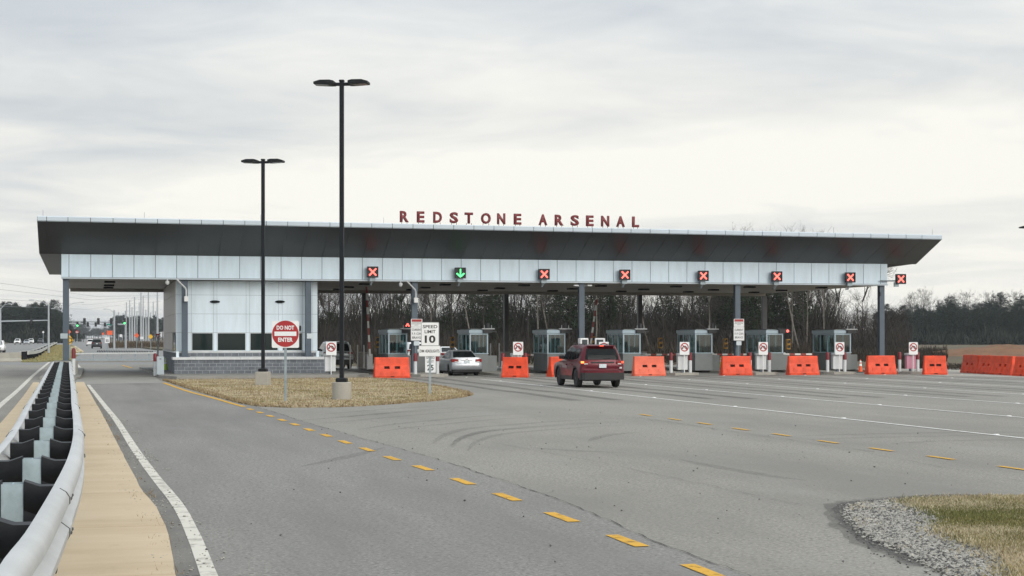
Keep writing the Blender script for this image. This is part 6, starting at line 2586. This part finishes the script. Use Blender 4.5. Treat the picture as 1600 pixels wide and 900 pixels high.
# ================================================================== TREES
def grow_bare(seed, h, spread=0.55, n1=11, n2=6, n3=6, n4=4, lean=0.0):
    """winter tree: returns (trunk mesh builder, crown mesh builder) of tapered limbs"""
    r = random.Random(seed)
    tr, cr_ = MB(), MB()
    r0 = h * r.uniform(0.010, 0.014)

    def bend(v, a):
        u = Vector((r.gauss(0, 1), r.gauss(0, 1), r.gauss(0, 1)))
        u = (u - v * u.dot(v)).normalized()
        return (v * math.cos(a) + u * math.sin(a)).normalized()

    def limb(mb, p, d, ln, rad, nseg, wob, up, sides):
        pts, rads = [p.copy()], [rad]
        for i in range(nseg):
            d = bend(d, r.uniform(0, wob))
            d = (d + Vector((0, 0, up))).normalized()
            p = p + d * (ln / nseg)
            pts.append(p.copy())
            rads.append(max(0.009, rad * (1 - 0.85 * (i + 1) / nseg)))
        mb.tube(pts, rads, sides, caps=False)
        return pts, rads

    d0 = Vector((lean + r.uniform(-.04, .04), r.uniform(-.04, .04), 1)).normalized()
    fork = r.random() < 0.45
    stems = [limb(tr, Vector((0, 0, -0.2)), d0, h * (0.86 if not fork else 0.5), r0, 7, 0.10, 0.05, 6)]
    if fork:
        b = stems[0][0][-1]
        for s_ in range(2):
            stems.append(limb(tr, b, bend(d0, r.uniform(.2, .45)), h * 0.45, r0 * 0.6, 5, 0.15, 0.08, 5))
    for si, (pts, rads) in enumerate(stems):
        n = n1 if not fork else (4 if si == 0 else max(4, n1 - 4))
        for k in range(n):
            u = r.uniform(0.38, 1.0) if si == 0 else r.uniform(0.1, 1.0)
            i = min(len(pts) - 2, int(u * (len(pts) - 1)))
            f = u * (len(pts) - 1) - i
            p = pts[i].lerp(pts[i + 1], f)
            hd = (pts[i + 1] - pts[i]).normalized()
            rem = 1 - u * 0.65
            l1 = h * spread * r.uniform(0.45, 0.85) * rem
            q1, w1 = limb(cr_, p, bend(hd, r.uniform(0.45, 1.05)), l1, max(0.02, rads[i] * 0.5), 4, 0.28, 0.10, 4)
            for k2 in range(n2):
                j = r.randint(1, len(q1) - 2) if len(q1) > 3 else 1
                p2 = q1[j].lerp(q1[j + 1], r.random())
                h2 = (q1[j + 1] - q1[j]).normalized()
                l2 = l1 * r.uniform(0.35, 0.6)
                q2, w2 = limb(cr_, p2, bend(h2, r.uniform(.35, .9)), l2, max(0.016, w1[j] * 0.5), 3, 0.3, 0.08, 3)
                for k3 in range(n3):
                    j3 = r.randint(0, len(q2) - 2)
                    p3 = q2[j3].lerp(q2[j3 + 1], r.random())
                    h3 = (q2[j3 + 1] - q2[j3]).normalized()
                    l3 = l2 * r.uniform(0.35, 0.7)
                    e3 = p3 + bend(h3, r.uniform(.3, .9)) * l3 + Vector((0, 0, l3 * .12))
                    w = 0.012
                    cr_.tri(p3 - Vector((w, 0, 0)), p3 + Vector((w, 0, 0)), e3)
                    cr_.tri(p3 - Vector((0, w, w)), p3 + Vector((0, w, w)), e3)
                    for k4 in range(n4):
                        p4 = p3.lerp(e3, r.uniform(.2, .9))
                        e4 = p4 + bend((e3 - p3).normalized(), r.uniform(.3, .9)) * l3 * r.uniform(.4, .8)
                        w = 0.009
                        cr_.tri(p4 - Vector((w, 0, w * .5)), p4 + Vector((w, 0, w * .5)), e4)
    return tr, cr_


def grow_pine(seed, h, kind='pine', dens=1.0):
    r = random.Random(seed)
    tr, cr_ = MB(), MB()
    r0 = h * 0.014
    pts = [Vector((0, 0, -0.2))]
    d = Vector((r.uniform(-.03, .03), r.uniform(-.03, .03), 1))
    for i in range(6):
        pts.append(pts[-1] + (d + Vector((r.uniform(-.04, .04), r.uniform(-.04, .04), 0))) * (h * 0.95 / 6))
    tr.tube(pts, [r0 * (1 - 0.13 * i) for i in range(7)], 6, caps=False)
    start = {'pine': 0.42, 'cedar': 0.06, 'wide': 0.25}[kind]
    n = int({'pine': 46, 'cedar': 70, 'wide': 64}[kind] * dens)
    for k in range(n):
        u = start + (1 - start) * (k + r.random()) / n
        p = pts[0].lerp(pts[-1], u)
        v = (u - start) / (1 - start)
        if kind == 'pine':
            rad = h * 0.20 * (0.45 + 1.0 * v) * (1.05 - v) * 2.0 * r.uniform(0.45, 1.1)
        elif kind == 'cedar':
            rad = h * 0.19 * (1 - v) ** 0.8 * r.uniform(0.55, 1.1) + 0.15
        else:
            rad = h * 0.27 * math.sqrt(max(0.02, 1 - v * v)) * r.uniform(0.5, 1.1)
        a = k * 2.4 + r.uniform(-.5, .5)
        dr = Vector((math.cos(a), math.sin(a), r.uniform(-.05, .28)))
        e_ = p + dr * rad
        tr.tube([p, e_], [0.03 + rad * 0.012, 0.012], 3, caps=False)
        nc = 4 if kind == 'pine' else 4
        for c in range(nc):
            f = 1.0 if c == 0 else r.uniform(0.3, 0.98)
            q = p.lerp(e_, f) + Vector((r.gauss(0, .12), r.gauss(0, .12), r.gauss(0, .1))) * rad * 0.6
            cs = (0.35 + 0.10 * rad) * r.uniform(0.6, 1.15) * (h / 13.0)
            for _ in range(16):
                w = Vector((r.gauss(0, 1), r.gauss(0, 1), r.gauss(0, .75)))
                o_ = q + w * cs * 0.42
                dd = (w.normalized() + Vector((0, 0, 0.25))) * cs * r.uniform(.35, .75)
                sd_ = Vector((r.gauss(0, 1), r.gauss(0, 1), r.gauss(0, 1))).normalized() * cs * 0.22
                cr_.tri(o_ - sd_, o_ + sd_, o_ + dd)
    return tr, cr_


def variants(fn, seeds, bark, crown):
    out = []
    for kw in seeds:
        tr, cr_ = fn(**kw)
        a, b = tr.mesh('trunk'), cr_.mesh('crown')
        a.materials.append(MATS[bark])
        b.materials.append(MATS[crown])
        out.append((a, b))
    return out


H0 = 16.0
bareA = variants(grow_bare, [dict(seed=s_, h=H0, spread=0.5) for s_ in (11, 12, 13, 14)], 'bark_grey', 'twig_brown')
bareB = variants(grow_bare, [dict(seed=s_, h=H0, spread=0.55, n1=12) for s_ in (21, 22, 23)], 'bark_grey', 'twig_grey')
bareP = variants(grow_bare, [dict(seed=s_, h=H0, spread=0.5, n1=10, n2=5, n3=5, lean=l_) for s_, l_ in ((31, 0.12), (32, -0.2), (33, 0.02))], 'bark_pale', 'twig_grey')
shrub = variants(grow_bare, [dict(seed=s_, h=7.0, spread=0.8, n1=16, n2=6, n3=6) for s_ in (41, 42, 43)], 'bark_grey', 'twig_brown')
cedars = variants(grow_pine, [dict(seed=s_, h=11.0, kind=k_) for s_, k_ in ((51, 'cedar'), (52, 'wide'), (53, 'wide'))], 'bark_grey', 'needle_green')
pines = variants(grow_pine, [dict(seed=s_, h=14.0, kind=k_) for s_, k_ in ((61, 'pine'), (62, 'pine'), (63, 'wide'), (64, 'cedar'), (65, 'pine'))], 'bark_grey', 'needle_blue')


def plant(name, label, var, p, sc, group, cat='tree', sxy=1.0, rz=None):
    t = thing(name, label, cat, (p.x, p.y, -0.05), random.uniform(0, 6.28) if rz is None else rz, group)
    t.scale = (sc * sxy, sc * sxy, sc)
    link('trunk', var[0], None, t)
    link('crown', var[1], None, t)
    return t


rt = random.Random(99)
# bare winter wood behind the booths: several depths
ZON = [(560, 'between the guard building and the raised gate arm'), (640, 'behind the first booth'), (705, 'behind the speed limit sign'), (770, 'behind the sedan booth'), (835, 'behind the narrow orange barrier'), (895, 'behind the booth left of the red SUV'),
       (960, 'behind the red SUV'), (1030, 'behind the booth right of the red SUV'), (1085, 'behind the faded orange barrier'), (1150, 'behind the booth left of the notice board'), (1225, 'behind the booth right of the notice board'), (9999, 'behind the last booth')]


def zone(px):
    return next(n for x, n in ZON if px < x)


LB = 'bare grey winter tree in the wood '
for row, (d0, n, hs, px0, px1) in enumerate(((256, 22, 0.86, 492, 1262), (272, 24, 0.98, 470, 1300), (290, 24, 1.06, 470, 1330), (312, 22, 1.12, 460, 1330), (340, 20, 1.15, 460, 1380))):
    for i in range(n):
        px = px0 + (px1 - px0) * (i + rt.uniform(0.1, 0.9)) / n
        d = d0 + rt.uniform(-6, 6)
        var = rt.choice(bareA + bareB)
        plant('bare_tree', LB + zone(px), var, atd(px, d), hs * rt.uniform(0.78, 1.1), 'bare trees behind the booths')
LPB = 'pale barked bare tree'
for px, k, sc in ((672, 0, 0.8), (742, 1, 0.9), (862, 1, 0.95), (838, 0, 0.95), (930, 0, 0.95), (1016, 1, 0.9), (1106, 2, 1.0), (1236, 0, 1.0), (1250, 1, 1.02), (1258, 2, 1.1), (1285, 0, 0.9)):
    plant('bare_tree', LPB + ' ' + zone(px), bareP[k], atd(px, 250 + rt.uniform(-4, 3)), sc, 'pale barked trees at the front of the wood', rz=rt.uniform(-.6, .6))
for px, sc in ((1166, 1.22), (1206, 1.26), (1232, 1.24), (1258, 1.22)):
    plant('bare_tree', 'tall bare tree whose top twigs show above the roof, ' + {1166: 'leftmost', 1206: 'tallest', 1232: 'third', 1258: 'rightmost'}[px] + ' of four', bareB[px % 3], atd(px, 272), sc, 'bare trees behind the booths')
# slender saplings and bushes that thin out towards the right end of the canopy
for i in range(16):
    px = 1262 + 150 * (i + rt.random()) / 16
    plant('bare_tree', 'slender bare tree at the thin edge of the wood past the last booth', rt.choice(bareA + bareB), atd(px, rt.uniform(258, 300)), rt.uniform(0.48, 0.72) * (1.0 if px < 1350 else 0.75), 'slender bare trees at the wood edge')
for i in range(34):
    px = 480 + 940 * (i + rt.random()) / 34
    plant('bare_shrub', 'brown leafless shrub ' + zone(px), rt.choice(shrub), atd(px, rt.uniform(248, 300)), rt.uniform(0.55, 1.05), 'leafless shrubs along the wood', 'shrub')
for px, sc, k in ((520, .62, 1), (604, .7, 1), (640, .75, 0), (735, .95, 1), (765, .85, 0), (780, .9, 2), (842, 1.0, 1), (880, 1.1, 1), (935, 1.1, 2), (955, .9, 0), (1044, 1.0, 2), (1128, 1.25, 1), (1150, 1.3, 2), (1176, .9, 0), (1222, 1.45, 1), (1240, 1.4, 2), (700, .7, 2), (1135, 1.6, 2), (1118, 1.3, 1), (1165, 1.4, 1), (1208, 1.5, 2), (890, 1.35, 2), (905, 1.2, 1), (950, 1.35, 1), (755, 1.2, 2), (620, .9, 2)):
    plant('evergreen_tree', 'dark evergreen tree inside the bare wood ' + zone(px), cedars[k], atd(px, rt.uniform(254, 276)), sc, 'dark evergreens inside the bare wood')
# pine wood across the field on the right
LPN = 'dark pine tree across the field, '
PZ = [(1402, 'just beside the end column'), (1440, 'behind the pink cabinet'), (1480, 'behind the lone short barrier'), (1520, 'before the barrier row starts'), (1560, 'behind the middle of the barrier row'), (9999, 'behind the dirt mound')]


def pzone(px):
    return next(n for x, n in PZ if px < x)


for row, (d0, n, sc0) in enumerate(((520, 34, 0.80), (545, 30, 0.92), (575, 26, 1.0))):
    for i in range(n):
        px = 1372 + 262 * (i + rt.uniform(0.1, 0.9)) / n
        sc = sc0 * rt.uniform(0.82, 1.12) * (1.0 if px > 1440 else 0.95)
        plant('pine_tree', LPN + pzone(px), rt.choice(pines), atd(px, d0 + rt.uniform(-8, 8)), sc, 'pine trees across the field', sxy=1.25)
for px, sc in ((1394, .85), (1488, 1.18), (1561, 1.28), (1598, 1.2), (1533, 1.0)):
    plant('pine_tree', 'pine tree whose crown stands above the rest of the wood across the field', pines[1], atd(px, 540), sc, 'taller pines across the field', sxy=1.3)
for i in range(22):
    px = 1402 + 215 * (i + rt.random()) / 22
    plant('bare_tree', 'bare tree crown above the far pines, ' + pzone(px), rt.choice(bareA + bareB), atd(px, 590 + rt.uniform(0, 30)), rt.uniform(0.95, 1.22), 'bare trees above the far pines')
# pine wood left of the highway
for row, (d0, n, sc0) in enumerate(((640, 20, 0.98), (665, 20, 1.12), (700, 18, 1.22))):
    for i in range(n):
        px = -25 + 135 * (i + rt.uniform(0.1, 0.9)) / n
        fall = 1.0 if px < 88 else max(0.42, 1.0 - (px - 88) / 36.0)
        plant('pine_tree', 'dark pine tree left of the highway, ' + ('behind the street light at the picture edge' if px < 30 else 'behind the oncoming cars' if px < 62 else 'behind the nearer street light' if px < 88 else 'beside the first canopy column'), rt.choice(pines), atd(px, d0 + rt.uniform(-8, 8)), sc0 * rt.uniform(0.9, 1.12) * fall, 'pines left of the highway', sxy=1.5)
# hazy trees far along the highway
for i in range(34):
    px = 178 + 78 * (i + rt.random()) / 34
    plant('pine_tree', 'distant tree behind the row of steel poles', rt.choice(pines), atd(px, 1150 + rt.uniform(-60, 90)), rt.uniform(1.05, 1.35), 'distant trees behind the steel poles', sxy=1.5)
for i in range(26):
    px = 108 + 74 * (i + rt.random()) / 26
    plant('far_tree', 'tiny hazy tree at the far end of the highway', rt.choice(pines + bareA), atd(px, 1700 + rt.uniform(-100, 200)), rt.uniform(0.65, 1.0) * (1.35 if px < 130 else 1.0), 'tiny trees at the end of the highway', sxy=1.8)
for i in range(14):
    px = 104 + 28 * (i + rt.random()) / 14
    plant('pine_tree', 'dark pine at the tapering end of the wood left of the highway', rt.choice(pines), atd(px, 780 + rt.uniform(0, 60)), rt.uniform(0.5, 0.7) * max(0.45, 1 - (px - 104) / 50), 'pines at the tapering wood end', sxy=1.5)


def brush(name, px0, px1, d0, d1, n, h0, h1, m, seed, lean=0.45, wid=0.03):
    r = random.Random(seed)
    mb = MB()
    for i in range(n):
        q = atd(r.uniform(px0, px1), r.uniform(d0, d1))
        clump = 0.5 + 0.8 * max(0, 0.5 + nz(q.x, q.y, 0.08, seed))
        h = r.uniform(h0, h1) * clump
        a, b_ = r.uniform(0, 6.28), r.uniform(0, 6.28)
        w = wid * r.uniform(.6, 1.4)
        z0 = -0.05 + h * r.uniform(0, .55)
        mb.tri((q.x - w * math.cos(a), q.y - w * math.sin(a), z0), (q.x + w * math.cos(a), q.y + w * math.sin(a), z0),
               (q.x + lean * h * math.cos(b_) * .6, q.y + lean * h * math.sin(b_) * .6, z0 + h * r.uniform(.4, .8)))
    o = mb.build(name, m)
    o['kind'] = 'stuff'
    return o


brush('undergrowth', 470, 1420, 246, 330, 42000, 1.2, 5.5, 'twig_brown', 71, wid=0.045)
brush('undergrowth', 470, 1300, 262, 330, 26000, 2.0, 9.0, 'brush_dark', 72, wid=0.12)
brush('thicket', 470, 1300, 256, 320, 13000, 4.0, 9.0, 'brush_umber', 79, lean=1.3, wid=0.022)
brush('thicket', 1270, 1400, 255, 310, 5000, 2.0, 7.0, 'twig_brown', 80, lean=1.3, wid=0.022)
brush('undergrowth', 480, 1300, 135, 245, 26000, 0.5, 1.8, 'brush_umber', 70, wid=0.06)
brush('undergrowth', 1290, 1480, 150, 250, 12000, 0.3, 1.0, 'brush_umber', 73, wid=0.05)
brush('undergrowth', 1370, 1470, 118, 150, 9000, 0.2, 0.9, 'brush_umber', 74, wid=0.025)
brush('undergrowth', 1470, 1640, 112, 135, 4500, 0.1, 0.35, 'brush_umber', 75, wid=0.02)
brush('undergrowth', 1370, 1640, 500, 560, 9000, 1.5, 6.0, 'brush_pine', 76, wid=0.25)
brush('undergrowth', -30, 112, 625, 690, 9000, 1.5, 6.5, 'brush_pine', 77, wid=0.3)
brush('undergrowth', 170, 300, 330, 480, 9000, 0.4, 1.4, 'brush_brown', 78, wid=0.06)


# ================================================================== AIR
hz = MB()
hz.box(-900, 1500, -60, 2900, -1.2, 36)
ho = hz.build('haze', None)
ho['kind'] = 'stuff'
hm = bpy.data.materials.new('haze_air')
hm.use_nodes = True
hm.node_tree.nodes.clear()
hout = hm.node_tree.nodes.new('ShaderNodeOutputMaterial')
hv = hm.node_tree.nodes.new('ShaderNodeVolumePrincipled')
hv.inputs['Color'].default_value = (0.90, 0.94, 1.0, 1)
hv.inputs['Density'].default_value = 0.00011
hv.inputs['Anisotropy'].default_value = 0.3
hm.node_tree.links.new(hv.outputs[0], hout.inputs['Volume'])
ho.data.materials.append(hm)
scene.cycles.volume_bounces = 0
